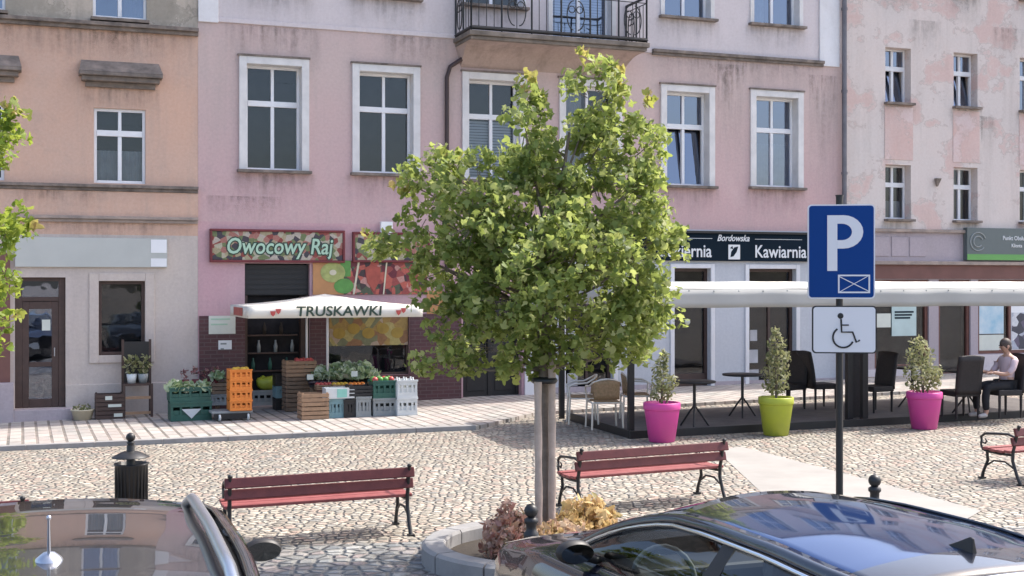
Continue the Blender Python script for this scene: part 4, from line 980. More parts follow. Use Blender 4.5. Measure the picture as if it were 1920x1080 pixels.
b3 = dup(bench, label='red bench at left edge, only its right end in view'); pr3 = pl+Vector((-1.73,-.92,0)); pr3 = Vector((-4.10, 10.78, 0)); place_bench(b3, Vector((pr3.x-.947*1.72, pr3.y-.32*1.72, 0)), pr3)
b4 = dup(bench, label='red bench at right edge seen from its armrest end'); c4 = G(1912, 911); a4 = 0
dv = Vector((.93, .365)); place_bench(b4, Vector((c4.x, c4.y, 0)), Vector((c4.x+dv.x*1.72, c4.y+dv.y*1.72, 0)))
# bollards
def make_bollard(label):
    t = thing('bollard', label, 'bollard', group='black ball topped bollards')
    mb = MB(); mb.lathe([(0,0),(.075,0),(.075,.05),(.055,.07),(.05,.10),(.046,.42),(.06,.44),(.06,.47),(.04,.49),(.04,.54),(.055,.555),(.055,.58),(.025,.60)], 18); mb.build('post', M['iron'], t)
    mb = MB(); mb.ball((0,0,.645), .055, 16, 10); mb.build('ball', M['iron'], t); return t
bo = make_bollard('black bollard with ball top beside the maple stakes'); bo.location = G(996, 1113)
bo2 = dup(bo, G(1640, 1040), label='black bollard with ball top peeping over the dark car roof')
# litter bin
lb_ = G(245, 1008); t = thing('litter_bin', 'black litter bin on post with ball finial and disc canopy', 'litter bin', lb_, R_(10)); t.scale = (.95,.95,.94)
mb = MB(); mb.lathe([(0,0),(.09,0),(.09,.03),(.05,.06),(.045,.55),(.04,.95),(.03,.97),(.045,.985),(.025,1.0)], 14); mb.build('post', M['iron'], t)
mb = MB(); mb.ball((0,0,1.04), .048, 14, 10); mb.build('finial', M['iron'], t)
mb = MB(); mb.lathe([(0.03,.90),(.10,.885),(.185,.84),(.19,.832),(.10,.862),(.03,.872)], 24); mb.build('canopy', M['iron'], t)
mb = MB(); yb = .06
mb.lathe([(0,.22),(.14,.22),(.165,.74),(.175,.75),(.175,.765),(.155,.765),(.13,.25),(0,.25)], 24, (0, yb, 0)); mb.build('bucket', M['iron'], t)
mb = MB()
for k in range(24):
    q = 2*math.pi*k/24; mb.box(-.006, .006, -.004, .004, .23, .74, 0, Matrix.Translation((0,yb,0)) @ Matrix.Rotation(q,4,'Z') @ Matrix.Translation((.160,0,0)) )
mb.build('ribs', M['iron'], t)
# parking sign
pb = G(1574, 1012); t = thing('parking_sign', 'blue parking sign with envelope symbol and wheelchair plate on black post', 'sign', pb, R_(-6))
zt = CH-(368-HZ)/FPX*pb.y-pb.z
mb = MB(); mb.tube([(0,0,-.1),(0,0,zt)], .033, 12); mb.tube([(0,0,zt),(0,0,zt+.012)], .037, 12); mb.build('post', M['iron'], t)
def zz(py): return CH-(py-HZ)/FPX*pb.y-pb.z
def xx(px): return (px-1574)/FPX*pb.y
def rrect(x0, x1, z0, z1, r, n=5):
    pts = []
    for cx_, cz_, a0 in ((x1-r,z1-r,0),(x0+r,z1-r,90),(x0+r,z0+r,180),(x1-r,z0+r,270)):
        for k in range(n+1): a_ = R_(a0+90*k/n); pts.append((cx_+r*math.cos(a_), cz_+r*math.sin(a_)))
    return pts
x0, x1, z0, z1 = xx(1514), xx(1637), zz(560), zz(384)
def plate(name, x0, x1, z0, z1, rim, face, parent):
    mb = MB(); mb.prism(rrect(x0,x1,z0,z1,.035), -.062, -.04, 0); mb.prism(rrect(x0+.012,x1-.012,z0+.012,z1-.012,.028), -.0645, -.0622, 1); return mb.build(name, [rim, face], parent)
pn = plate('parking_panel', x0, x1, z0, z1, M['sign_white'], M['sign_blue'], t)
cxp = (x0+x1)/2; w = x1-x0; h = z1-z0
mb = MB()                          # letter P
lx, lz0, lz1, st = x0+.29*w, z0+.295*h, z1-.115*h, .115*w*1.3
outer = [(lx, lz0), (lx+st, lz0), (lx+st, lz0+.175*h*1.35)]
rx, rz = .30*w, (lz1-(lz0+.175*h*1.35))/2; ccx, ccz = lx+.24*w, lz1-rz
o_pts = [(ccx+(rx)*math.sin(R_(a_))**1.0*.98, ccz-rz*math.cos(R_(a_))) for a_ in range(0, 181, 15)]
i_pts = [(ccx-.02*w+(rx-st)*math.sin(R_(a_))*.98, ccz-(rz-st*.86)*math.cos(R_(a_))) for a_ in range(0, 181, 15)]
y0, y1 = -.068, -.0648
mb.prism([(lx,lz0),(lx+st,lz0),(lx+st,lz1),(lx,lz1)], y0, y1)
op = [(lx+st+.0005, ccz-rz)]+o_pts+[(lx+st+.0005, ccz+rz)]; ip = [(lx+st+.0005, ccz-(rz-st*.86))]+i_pts+[(lx+st+.0005, ccz+(rz-st*.86))]
for k in range(len(op)-1): mb.prism([op[k], op[k+1], ip[k+1], ip[k]], y0, y1)
mb.build('letter_p', M['sign_white'], pn)
mb = MB(); ex0, ex1, ez0, ez1, lw = x0+.45*w, x1-.075*w, z0+.06*h, z0+.255*h, .014
for a_, b_, c_, d_ in ((ex0,ex1,ez0,ez0+lw),(ex0,ex1,ez1-lw,ez1),(ex0,ex0+lw,ez0+lw,ez1-lw),(ex1-lw,ex1,ez0+lw,ez1-lw)): mb.prism([(a_,c_),(b_,c_),(b_,d_),(a_,d_)], y0, y1)
hl = .006
mb.prism([(ex0+lw,ez0+lw),(ex0+lw+hl*2,ez0+lw),(ex1-lw,ez1-lw),(ex1-lw-hl*2,ez1-lw)], y0, y1); mb.prism([(ex1-lw,ez0+lw),(ex1-lw,ez0+lw+hl*1.4),(ex0+lw,ez1-lw),(ex0+lw,ez1-lw-hl*1.4)], y0-.001, y1)
mb.build('envelope_symbol', M['sign_white'], pn)
x0, x1, z0, z1 = xx(1522), xx(1640), zz(662), zz(573)
pn = plate('wheelchair_plate', x0, x1, z0, z1, M['sign_black'], M['sign_white'], t)
cx_, cz_, q = xx(1575), zz(632), (z1-z0)/89.0; mb = MB()
def P2(px, py): return (xx(px), -.067, zz(py))
mb.ball((xx(1574), -.0665, zz(592)), (5.5*q, .003, 5.5*q), 12, 8)
mb.tube([P2(1575,598), P2(1576,622), P2(1596,622), P2(1603,641), P2(1609,637)], .009, 6)
mb.tube([P2(1576,609), P2(1589,609)], .007, 6)
mb.tube([(xx(1579)+19*q*math.cos(R_(a_)), -.067, zz(632)+19*q*math.sin(R_(a_))) for a_ in range(125, 345, 15)], .009, 6)
mb.build('wheelchair_symbol', M['sign_black'], pn)
mb = MB(); mb.tube([(0,0,zz(450)),(0,0,zz(445))], .042, 10); mb.box(-.05,.05,-.04,.02,zz(440),zz(436)); mb.box(-.05,.05,-.04,.02,zz(520),zz(516)); mb.box(-.05,.05,-.04,.02,zz(616),zz(612)); mb.build('clamp', M['p_black'], t)

# ================================================================== CAFÉ TERRACE
DA = R_(16.5); dO = G(1181, 823); DX = Vector((math.cos(DA), math.sin(DA))); DY = Vector((-math.sin(DA), math.cos(DA))); DH = .09
def dl_(x, y, z=0.0): 
    p = dO.xy+DX*x+DY*y; return Vector((p.x, p.y, gz(p.x)+z))
DL, DD = 8.6, 3.0
sl_t = -math.atan(KG*math.cos(DA))
t = thing('terrace_deck', 'dark low wooden deck of the café terrace', 'deck', dO, DA); t.rotation_euler = (0, sl_t, DA)
mb = MB()
for k in range(20):
    y = .06+k*(DD-.12)/20; mb.box(.06, DL, y, y+(DD-.12)/20-.008, DH-.03, DH)
mb.build('planks', M['terrace'], t)
mb = MB(); mb.box(0, DL, -.02, .058, -.1, DH+.03); mb.box(0, .058, .06, DD, -.1, DH+.03); mb.build('edge_beam', M['p_black'], t, bevel=.006)
# awning
zTop = 2.48; aw0 = dl_(0, 0)
t = thing('cafe_awning', 'long cream canopy with shade-grey valance over the café tables', 'awning', Vector((aw0.x, aw0.y, 0)), DA)
mb = MB(); nx = 48; X0, X1 = -.15, 8.8; r = random.Random(4)
def sag(x): return .007*math.sin(x*2.6)+.005*math.sin(x*7.1+1)
prof = [(-.20,2.40),(-.14,2.44),(0,2.452),(.6,2.475),(1.3,2.50),(1.7,2.515),(2.4,2.46),(3.1,2.38)]
rows = [[(X0+(X1-X0)*i/nx, y, z+sag(X0+(X1-X0)*i/nx)*(.5 if y < 1 else 1)) for i in range(nx+1)] for y, z in prof]
mb.grid(rows); mb.build('canopy', M['fabric'], t, solid=.008)
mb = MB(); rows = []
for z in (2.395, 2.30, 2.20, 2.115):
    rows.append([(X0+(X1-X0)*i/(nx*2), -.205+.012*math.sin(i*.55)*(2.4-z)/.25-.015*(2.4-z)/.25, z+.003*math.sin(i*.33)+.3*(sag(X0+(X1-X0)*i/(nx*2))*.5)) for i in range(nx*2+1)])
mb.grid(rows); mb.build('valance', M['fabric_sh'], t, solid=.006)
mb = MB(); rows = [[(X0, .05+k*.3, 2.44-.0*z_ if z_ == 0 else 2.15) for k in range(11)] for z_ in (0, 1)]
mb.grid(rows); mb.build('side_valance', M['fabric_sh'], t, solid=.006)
mb = MB()
for i in range(int((X1-X0)/.42)):
    x = X0+.2+i*.42; mb.ball((x, -.212, 2.372+sag(x)*.5), (.014,.006,.014), 8, 6)
mb.build('eyelets', M['p_grey'], t)
for px, py in ((1181,822),(1051,786)):
    b = G(px, py); d = (b.xy-aw0.xy); x, y = d.dot(DX), d.dot(DY); mb = MB(); mb.box(x-.045+.05, x+.045+.05, y+.04, y+.13, -.1, 2.4); mb.build('post', M['p_black'], t, bevel=.005)
for px in (1592, 1620, 2080):
    b = G(px, 797); d = (b.xy-aw0.xy); x, y = d.dot(DX), d.dot(DY); mb = MB(); mb.box(x-.05, x+.05, y-.05, y+.05, -.1, 2.42); mb.build('post', M['p_black'], t, bevel=.005)
b = G(1606, 794); d = (b.xy-aw0.xy); x, y = d.dot(DX), d.dot(DY); mb = MB(); mb.box(x-.09, x+.09, y+.02, y+.05, .2, 2.38); mb.build('post_panel', M['wicker_dk'], t)
mb = MB(); mb.tube([(X0+.1,1.7,2.49),(X1-.1,1.7,2.49)], .03, 8); mb.tube([(X0+.1,-.16,2.39),(X1-.1,-.16,2.39)], .025, 8); mb.tube([(X0+.1,3.05,2.36),(X1-.1,3.05,2.36)], .025, 8)
for k in range(8): mb.tube([(X0+.1+k*1.22,-.16,2.39),(X0+.1+k*1.22,1.7,2.485),(X0+.1+k*1.22,3.05,2.36)], .02, 6)
mb.build('frame_rails', M['p_grey'], t)
# seating (front of a chair is -y)
def make_bistro(label):
    t = thing('bistro_chair', label, 'chair', group='cream bistro chairs with tan backs')
    mb = MB(); mb.box(-.20,.20,-.20,.20,.43,.455); mb.build('seat', M['wicker'], t, bevel=.02)
    mb = MB(); rows = [[(-.20+.40*i/8, .20+.03*(k/4)-.05*abs(i/4-1)**2, .47+.31*k/4-(.035*abs(i/4-1)**2 if k == 4 else 0)) for i in range(9)] for k in range(5)]
    mb.grid(rows); mb.build('backrest', M['wicker'], t, solid=.02)
    for sx in (-1, 1):
        for yy in (-.22, .22):
            mb = MB(); mb.tube([(sx*.25, yy*1.1, 0), (sx*.235, yy, .42)], .016, 8); mb.build('leg', M['alu'], t)
        mb = MB(); mb.tube([(sx*.235,-.22,.40),(sx*.255,-.24,.62),(sx*.265,-.14,.665),(sx*.255,.05,.675),(sx*.215,.17,.74),(sx*.10,.225,.785),(0,.235,.795)], .015, 8); mb.build('armrest', M['alu'], t)
    mb = MB(); mb.tube([(-.235,-.22,.42),(.235,-.22,.42),(.235,.22,.42),(-.235,.22,.42)], .014, 6, closed=True); mb.build('seat_frame', M['alu'], t); return t
ch = make_bistro('cream bistro chair turned sideways beside the left terrace post'); p = G(1092, 793, DH); ch.location = p; ch.rotation_euler = (0,0,DA+R_(-105))
dup(ch, G(1133, 803, DH), DA+R_(172), 'cream bistro chair with its tan back towards us') 
dup(ch, G(1192, 788, DH), DA+R_(75), 'cream bistro chair half hidden behind front corner post')
def make_tall(label):
    t = thing('wicker_chair', label, 'chair', group='dark high backed wicker chairs')
    mb = MB(); mb.box(-.23,.23,-.23,.23,.36,.455); mb.build('seat', M['wicker_dk'], t, bevel=.015)
    mb = MB(); rows = []
    for k in range(9):
        z = .40+.62*k/8; y = .20+.10*(k/8)**1.6; rows.append([(-.23+.46*i/6, y-.03*(1-abs(i/3-1)**2)*0, z+(.02*(1-abs(i/3-1)**2) if k == 8 else 0)) for i in range(7)])
    mb.grid(rows); mb.build('backrest', M['wicker_dk'], t, solid=.045)
    for sx in (-1, 1):
        for sy in (-1, 1): mb = MB(); mb.tube([(sx*.20,sy*.20,0),(sx*.20,sy*.20,.37)], [.018,.024], 8); mb.build('leg', M['wicker_dk'], t)
    return t
tc = make_tall('dark high backed wicker chair facing right, left of the parking sign post'); tc.location = G(1537, 766, DH); tc.rotation_euler = (0,0,DA+R_(90))
dup(tc, G(1640, 772, DH), DA+R_(-80), 'dark wicker chair just right of the thick awning post')
dup(tc, G(1478, 768, DH), DA+R_(-70), 'dark wicker chair behind lime green planter')
dup(tc, G(1800, 783, DH), DA+R_(178), 'dark wicker chair with its back to us beside right magenta planter')
PC = G(1880, 781, DH); dup(tc, PC, DA+R_(-92), 'dark wicker chair carrying the seated person')
def make_table(label, rad=.34):
    t = thing('cafe_table', label, 'table', group='dark café tables')
    mb = MB(); mb.lathe([(0,.70),(rad-.01,.70),(rad,.71),(rad,.725),(rad-.01,.732),(0,.732)], 28); mb.build('tabletop', M['iron'], t)
    mb = MB(); mb.tube([(0,0,.30),(0,0,.70)], .025, 10); mb.build('stem', M['iron'], t)
    for k in range(3):
        a = R_(120*k+20); mb = MB(); mb.tube([(0,0,.34),(.10*math.cos(a),.10*math.sin(a),.22),(.26*math.cos(a),.26*math.sin(a),.0)], .016, 8); mb.build('leg', M['iron'], t)
    return t
tb = make_table('dark round table right of the left magenta planter'); tb.location = G(1302, 800, DH)
dup(tb, G(1392, 782, DH), 0, 'dark round table left of the lime green planter')
dup(tb, G(1640, 770, DH)+Vector((.75,.3,.01)), 0, 'dark round table behind the parking sign, near shop window')
dup(tb, G(1830, 779, DH)+Vector((-.05,.25,0)), 0, 'dark round table in front of the seated person')
# planters
def make_planter(px, py, wpx, hpx, mat, label, sh, seed, grp='coloured flowerpots along the terrace'):
    b = G(px, py); s = FPX/b.y; w = wpx/s; h = hpx/s
    t = thing('flowerpot', label, 'flowerpot', b, 0, grp); mb = MB(); R1 = w/2; R0 = R1*.70
    mb.lathe([(0,0),(R0-.015,0),(R0,.012),(R1*.94,h*.80),(R1*.945,h*.81),(R1*.99,h*.82),(R1,h*.84),(R1,h-.012),(R1-.012,h),(R1-.035,h-.004),(R1-.05,h*.85),(0,h*.84)], 40); mb.build('pot', mat, t)
    mb = MB(); mb.lathe([(0,h*.90),(R1*.5,h*.89),(R1-.06,h*.87)], 20); mb.build('soil', M['soil'], t)
    r = random.Random(seed); fo = MB(); st = MB()
    for (cx, cz, rx, rz, n) in sh:
        c = Vector((cx, r.uniform(-.06,.06), h+cz)); st.tube([(cx*.25, 0, h*.85), (c.x*.7, c.y, h*.85+(c.z-h*.85)*.6), c], [.012,.008,.004], 5)
        for _ in range(int(n*2.0)):
            v = rv(r); p = c+Vector((v.x*rx*1.3, v.y*rx*1.3, v.z*rz*1.12)); leaf(fo, p, .066, r, up=.3, shape=OVAL)
    st.build('stems', M['bark'], t); fo.build('foliage', M['shrub'], t); return t
make_planter(1241, 828, 70, 74, M['pink_pot'], 'magenta flowerpot with thin shrub at left end of terrace', [(0,.12,.15,.10,70),(.0,.30,.14,.14,90),(-.02,.5,.10,.14,60),(.02,.68,.07,.10,30),(.16,.3,.08,.1,24)], 21)
make_planter(1455, 816, 66, 72, M['lime_pot'], 'lime green flowerpot with tall variegated shrub', [(0,.15,.17,.12,90),(.0,.36,.17,.17,120),(.03,.60,.16,.16,110),(.02,.82,.12,.13,60),(.0,1.0,.06,.1,20)], 22)
make_planter(1733, 804, 66, 70, M['pink_pot'], 'magenta flowerpot with broad shrub at right of terrace', [(0,.12,.22,.12,110),(-.03,.32,.25,.17,150),(-.05,.55,.19,.16,110),(-.10,.76,.12,.12,50),(.14,.28,.14,.14,60)], 23)

# ---- seated person (faces -x in own frame, rests on the wicker chair)
def skin_mesh(name, joints, edges, mat, parent, sub=1, root=0):
    me = bpy.data.meshes.new(name); me.from_pydata([j[0] for j in joints], edges, []); me.update()
    o = bpy.data.objects.new(name, me); COL.objects.link(o); o.parent = parent; me.materials.append(mat)
    md = o.modifiers.new('skin', 'SKIN'); md.use_smooth_shade = True
    for i, j in enumerate(joints):
        rr = j[1] if isinstance(j[1], tuple) else (j[1], j[1])
        me.skin_vertices[0].data[i].radius = rr; me.skin_vertices[0].data[i].use_root = (i == root)
    sb = o.modifiers.new('sub', 'SUBSURF'); sb.levels = sub; sb.render_levels = sub; return o
PS = thing('person', 'person in pale pink top and black trousers sitting at terrace table', 'person', PC, DA)
def fingers(base, d, side):     # four curled fingers and a thumb
    js, es = [], []; d = Vector(d); lat = Vector((0, side, 0))
    for k in range(4):
        o = Vector(base)+lat*(.021*(k-1.5)); ln = (.068,.076,.07,.056)[k]
        js += [(o+d*.03, .0095), (o+d*(.03+ln*.55)+Vector((0,0,-.008)), .0085), (o+d*(.03+ln)+Vector((0,0,-.03)), .007)]
    th = Vector(base)-lat*.035; js += [(th+d*.0, .011), (th+d*.03+Vector((0,0,-.012))-lat*.012, .009), (th+d*.055+Vector((0,0,-.02)), .008)]
    return js
J = [((.06,0,.52),(.125,.10)), ((.085,0,.68),(.115,.095)), ((.10,0,.84),(.135,.10)), ((.10,0,.955),(.11,.075)), ((.085,0,1.03),.05), ((.065,0,1.09),.058), ((.035,0,1.15),.082), ((.035,0,1.215),.072), ((-.03,0,1.125),.028)]
E = [(0,1),(1,2),(2,3),(3,4),(4,5),(5,6),(6,7),(6,8)]
for s in (-1, 1):
    o = len(J)
    J += [((.10,s*.165,.945),.055), ((.03,s*.215,.79),.043), ((-.09,s*.20,.70),.038), ((-.25,s*.13,.735),.028), ((-.30,s*.11,.742),(.034,.02))]
    E += [(3,o),(o,o+1),(o+1,o+2),(o+2,o+3),(o+3,o+4)]
    f0 = len(J); J += fingers((-.30,s*.11,.742), (-1,0,0), -s)
    for k in range(5): E += [(o+4,f0+3*k),(f0+3*k,f0+3*k+1),(f0+3*k+1,f0+3*k+2)]
    q = len(J)
    J += [((.03,s*.095,.50),.085), ((-.20,s*.12,.51),.075), ((-.40,s*.12,.49),.058), ((-.42,s*.12,.30),.05), ((-.40,s*.12,.09),.038), ((-.43,s*.12,.045),.038), ((-.55,s*.125,.03),.026)]
    E += [(0,q)]+[(q+k,q+k+1) for k in range(6)]
skin_mesh('body', J, E, M['skin'], PS, 1)
JS = [((.06,0,.50),(.145,.118)), ((.085,0,.66),(.136,.112)), ((.10,0,.84),(.155,.118)), ((.10,0,.955),(.128,.09)), ((.09,0,1.0),.062)]
ES = [(0,1),(1,2),(2,3),(3,4)]
for s in (-1, 1):
    o = len(JS); JS += [((.10,s*.165,.945),.07), ((.035,s*.213,.795),.058), ((-.06,s*.205,.715),.052)]; ES += [(3,o),(o,o+1),(o+1,o+2)]
skin_mesh('shirt', JS, ES, M['shirt'], PS, 1)
JT = [((.06,0,.52),(.14,.115))]; ET = []
for s in (-1, 1):
    q = len(JT); JT += [((.03,s*.095,.505),.098), ((-.20,s*.12,.51),.088), ((-.40,s*.12,.49),.071), ((-.42,s*.12,.30),.064), ((-.405,s*.12,.11),.056)]; ET += [(0,q)]+[(q+k,q+k+1) for k in range(4)]
skin_mesh('trousers', JT, ET, M['trouser'], PS, 1)
for s in (-1, 1):
    skin_mesh('shoe', [((-.385,s*.12,.05),.045), ((-.45,s*.12,.045),.046), ((-.56,s*.125,.032),.032)], [(0,1),(1,2)], M['shoe'], PS, 1)
mb = MB(); mb.ball((.055,0,1.195), (.098,.088,.098), 16, 10); mb.ball((.10,0,1.13), (.06,.075,.08), 12, 8); mb.build('hair', M['hair'], PS)
mb = MB()
for s in (-1, 1): mb.ball((-.038,s*.032,1.165), (.012,.014,.010), 8, 6)
mb.build('eyes', M['sign_black'], PS)
mb = MB(); mb.add([(-.045,-.010,1.16),(-.045,.010,1.16),(-.055,.016,1.122),(-.055,-.016,1.122),(-.075,0,1.125)], [(0,1,4),(1,2,4),(2,3,4),(3,0,4)], True); mb.build('nose', M['skin'], PS)
mb = MB(); mb.ball((-.052,0,1.095), (.010,.024,.006), 10, 6); mb.build('mouth', M['tomato'], PS)
mb = MB()
for s in (-1, 1): mb.ball((.045,s*.083,1.15), (.022,.010,.032), 10, 6)
mb.build('ears', M['skin'], PS)

# ================================================================== FRUIT SHOP FRONT
def gat(px, py, dv=0.0):          # ground point on the pavement; dv metres further towards the house
    p = G(px, py, PH); return Vector((p.x-FN.x*dv, p.y-FN.y*dv, p.z))
def mcrate(w, d, h, kind, mat, mat2=None):
    """open crate mesh, origin at front centre of its bottom, front towards -y"""
    mb = MB()
    if kind == 'wood':
        n = max(3, int(h/.075)); g = h/n
        for k in range(n):
            mb.box(-w/2, w/2, 0, .012, k*g+.006, (k+1)*g-.008); mb.box(-w/2, w/2, d-.012, d, k*g+.006, (k+1)*g-.008)
            mb.box(-w/2, -w/2+.012, .013, d-.013, k*g+.006, (k+1)*g-.008); mb.box(w/2-.012, w/2, .013, d-.013, k*g+.006, (k+1)*g-.008)
        for sx in (-1, 1):
            for yy in (.013, d-.043): x = sx*(w/2-.030); mb.box(x-.016, x+.016, yy, yy+.03, 0, h+.01)
        mb.box(-w/2+.013, w/2-.013, .013, d-.013, .004, .016)
    else:
        t = .018
        mb.box(-w/2, w/2, 0, t, 0, h*.30); mb.box(-w/2, w/2, 0, t, h*.72, h); 
        for k in range(5): x = -w/2+w*k/4; x = min(max(x, -w/2+.022), w/2-.022); mb.box(x-.02, x+.02, .001, t-.001, h*.30, h*.72)
        mb.box(-w/2+.03, w/2-.03, t+.002, t+.008, h*.3, h*.55)
        mb.box(-w/2, w/2, d-t, d, 0, h); mb.box(-w/2, -w/2+t, t, d-t, 0, h*.9); mb.box(w/2-t, w/2, t, d-t, 0, h*.9)
        mb.box(-w/2-.012, w/2+.012, -.012, .0-.001, h*.9, h+.004); mb.box(-w/2+t, w/2-t, t, d-t, .004, .016)
        mb.box(-w/2-.006, w/2+.006, -.008, -.001, .0, h*.08)
    return mb
def crate(px0, px1, py, hpx, d, kind, mat, label, name='crate', z=0.0, dv=0.0, group='crates outside the fruit shop', hm=None):
    p = gat((px0+px1)/2, py, dv); s = FPX/p.y; w = (px1-px0)/s*1.02; h = hm or hpx/s
    o = mcrate(w, d, h, kind, mat).build(name, mat, loc=p+Vector((0,0,z)), rotz=FA, bevel=.003)
    tag(o, label, 'crate', group); return p, w, h, o
def head(p, rad, mat, label, seed, n=34, name='lettuce', cat='vegetable', group='heads of salad outside the fruit shop', lsize=None):
    r = random.Random(seed); mb = MB(); mb.ball((0,0,rad*.8), rad*.6, 10, 8)
    for _ in range(n):
        v = rv(r).normalized(); v.z = abs(v.z); leaf(mb, Vector((v.x*rad*.85, v.y*rad*.85, rad*.7+v.z*rad*.7)), lsize or rad*1.1, r, up=.6, shape=LEAF, droop=.2)
    o = mb.build(name, mat, loc=p); tag(o, label, cat, group); return o
def fr(p, x, y, z): q = Vector((p.x, p.y))+FD*x-FN*y; return Vector((q.x, q.y, p.z+z))
# left green stack with salad and flowers behind
p, w, h, o = crate(322, 396, 789, 36, .5, 'plastic', M['p_green'], 'dark green crate with white triangle mark, bottom left of shop display')
mb = MB(); mb.prism([(-.17,h*.62),(.17,h*.62),(0,h*.12)], -.018, -.0125); mb.build('triangle_mark', M['p_white'], o)
p2, w2, h2, o2 = crate(320, 394, 789, 26, .5, 'plastic', M['p_green'], 'green crate of salad heads stacked on the white triangle crate', z=h+.004)
lab = ['pale lettuce head at left corner of green crate','white cauliflower like head at front of green crate','green lettuce head at right of green crate','lettuce head at back left of green crate','lettuce head at back middle of green crate','lettuce head at back right of green crate']
for k in range(6): head(fr(p2, -.26+.25*(k % 3), .12+.2*(k//3), h+h2-.12), .13, M['cabbage'], lab[k], 60+k)
# flowers on a low stand behind
p = gat(385, 782, .55); s_l = 'grey wooden stand with flower pots behind the green crates'
t = thing('flower_stand', s_l, 'stand', p, FA); mb = MB(); mb.box(-.35,.35,0,.35,.50,.53); mb.build('shelf', M['wood_dk'], t)
for x in (-.32, .32):
    for y in (.03, .32): mb = MB(); mb.box(x-.02, x+.02, y-.02, y+.02, 0, .499); mb.build('leg', M['wood_dk'], t)
for k in range(4):
    q = fr(p, -.27+.18*k, .17, .532); t = thing('potted_flower', ['leftmost reddish potted flower on the grey stand','second reddish potted flower from left on grey stand','third reddish potted flower from left on grey stand','rightmost reddish potted flower on the grey stand'][k], 'potted plant', q, 0, 'potted flowers behind the green crates')
    mb = MB(); mb.lathe([(0,0),(.05,0),(.068,.11),(.058,.11),(0,.10)], 14); mb.build('pot', M['sign_red'], t)
    mb = MB(); r = random.Random(80+k); clump(mb, (0,0,.22+.05*(k % 2)), (.09,.09,.10), 46, .06, r, up=.3, shape=OVAL); mb.build('foliage', M['flower'], t)
# low grey crates, orange stack on a grey trolley
p, w, h, o = crate(400, 433, 778, 20, .4, 'plastic', M['p_grey'], 'small grey crate left of the orange stack', dv=.2, z=.16)
p, w, h, o = crate(402, 432, 778, 22, .4, 'wood', M['wood_dk'], 'small brown wooden crate on top of the grey one', dv=.2, z=.16+h+.004)
head(fr(p, -.02, .18, .16+h*1.9), .13, M['cabbage'], 'green salad head on the small brown crate', 90)
tp = gat(438, 789); t = thing('trolley', 'low grey hand trolley under the orange crates', 'trolley', tp, FA)
mb = MB(); mb.box(-.38,.34,.02,.5,.13,.17); mb.build('platform', M['p_grey'], t, bevel=.008)
mb = MB(); mb.box(-.34,.30,.015,.03,.03,.128); mb.build('skirt', M['p_black'], t)
for x in (-.24, .26):
    for y in (.06, .44): mb = MB(); mb.lathe([(0,-.018),(.055,-.018),(.06,0),(.055,.018),(0,.018)], 14, M=Matrix.Translation((x,y-.035,.06)) @ Matrix.Rotation(math.pi/2,4,'Y')); mb.build('wheel', M['p_white'], t)
z = .174; nm = ['lowest','second','third','topmost']
for k in range(4):
    p, w, h, o = crate(433, 473, 789, 19.0, .42, 'plastic', M['p_orange'], f'{nm[k]} bright orange plastic crate of the orange stack', z=z, dv=.05, group='stacked orange crates'); z += h+.003
for k in range(4):
    mb = MB(); mb.ball((0,0,.05), (.06,.05,.05), 10, 8); o = mb.build('lemon', M['lemon'], loc=fr(p, -.10+.07*k, .09+.08*(k % 2), z-.06)); tag(o, 'yellow fruit lying in the topmost orange crate', 'fruit', 'yellow fruits in the orange crate')
# wooden crates with red fruit
z = 0
for k, (hp, kd) in enumerate(((34,'wood_dk'),(30,'wood_dk'),(30,'wood'))):
    p, w, h, o = crate(547, 604, 776, hp, .42, 'wood', M[kd], ['bottom','middle','top'][k]+' crate of the rear wooden stack by shop door', z=z, dv=.5); z += h+.003
pz = z
for k in range(10):
    mb = MB(); mb.ball((0,0,.045), (.05,.05,.045), 10, 8); o = mb.build('tomato', M['tomato'], loc=fr(p, -.06+.065*(k % 5), .07+.08*(k//5), z-.05+.01*(k % 2))); tag(o, 'red round fruit piled in the top wooden crate', 'fruit', 'red fruits in the wooden crate')
z = 0
for k in range(2):
    p, w, h, o = crate(566, 617, 787, 24.5, .40, 'wood', M['wood'], ['bottom','top'][k]+' light wooden crate of the front stack', z=z); z += h+.003
# dark produce table behind
p = gat(655, 776, .55); t = thing('produce_table', 'dark sloping produce table below the shop window', 'table', p, FA)
mb = MB(); mb.add([(-.62,0,.50),(.72,0,.50),(.72,.55,.78),(-.62,.55,.78),(-.62,0,.46),(.72,0,.46),(.72,.55,.74),(-.62,.55,.74)], [(0,1,2,3),(7,6,5,4),(0,4,5,1),(1,5,6,2),(2,6,7,3),(3,7,4,0)]); mb.build('top', M['p_black'], t)
for x in (-.58, .68):
    for y, hh in ((.04,.47),(.50,.70)): mb = MB(); mb.box(x-.025, x+.025, y-.02, y+.02, 0, hh); mb.build('leg', M['wood_dk'], t)
r = random.Random(5)
for k in range(11):
    x, y = -.42+.2*(k % 6)+(.1 if k > 5 else 0), .12+.22*(k//6); z = .50+.28*y/.55
    lb = 'green cabbage head on the dark produce table' 
    head(fr(p, x, y, z-.02), .12+.03*r.random(), M['cabbage'], lb, 100+k, name='cabbage', group='cabbages on the dark produce table')
for k in range(5):
    mb = MB(); mb.ball((0,0,.05), (.11,.045,.045), 12, 8); o = mb.build('aubergine', M['aubergine'], loc=fr(p, -.55+.10*k, .03+.02*(k % 2), .50), rotz=FA+.5); tag(o, 'dark purple aubergine at front left of produce table', 'vegetable', 'aubergines on the produce table')
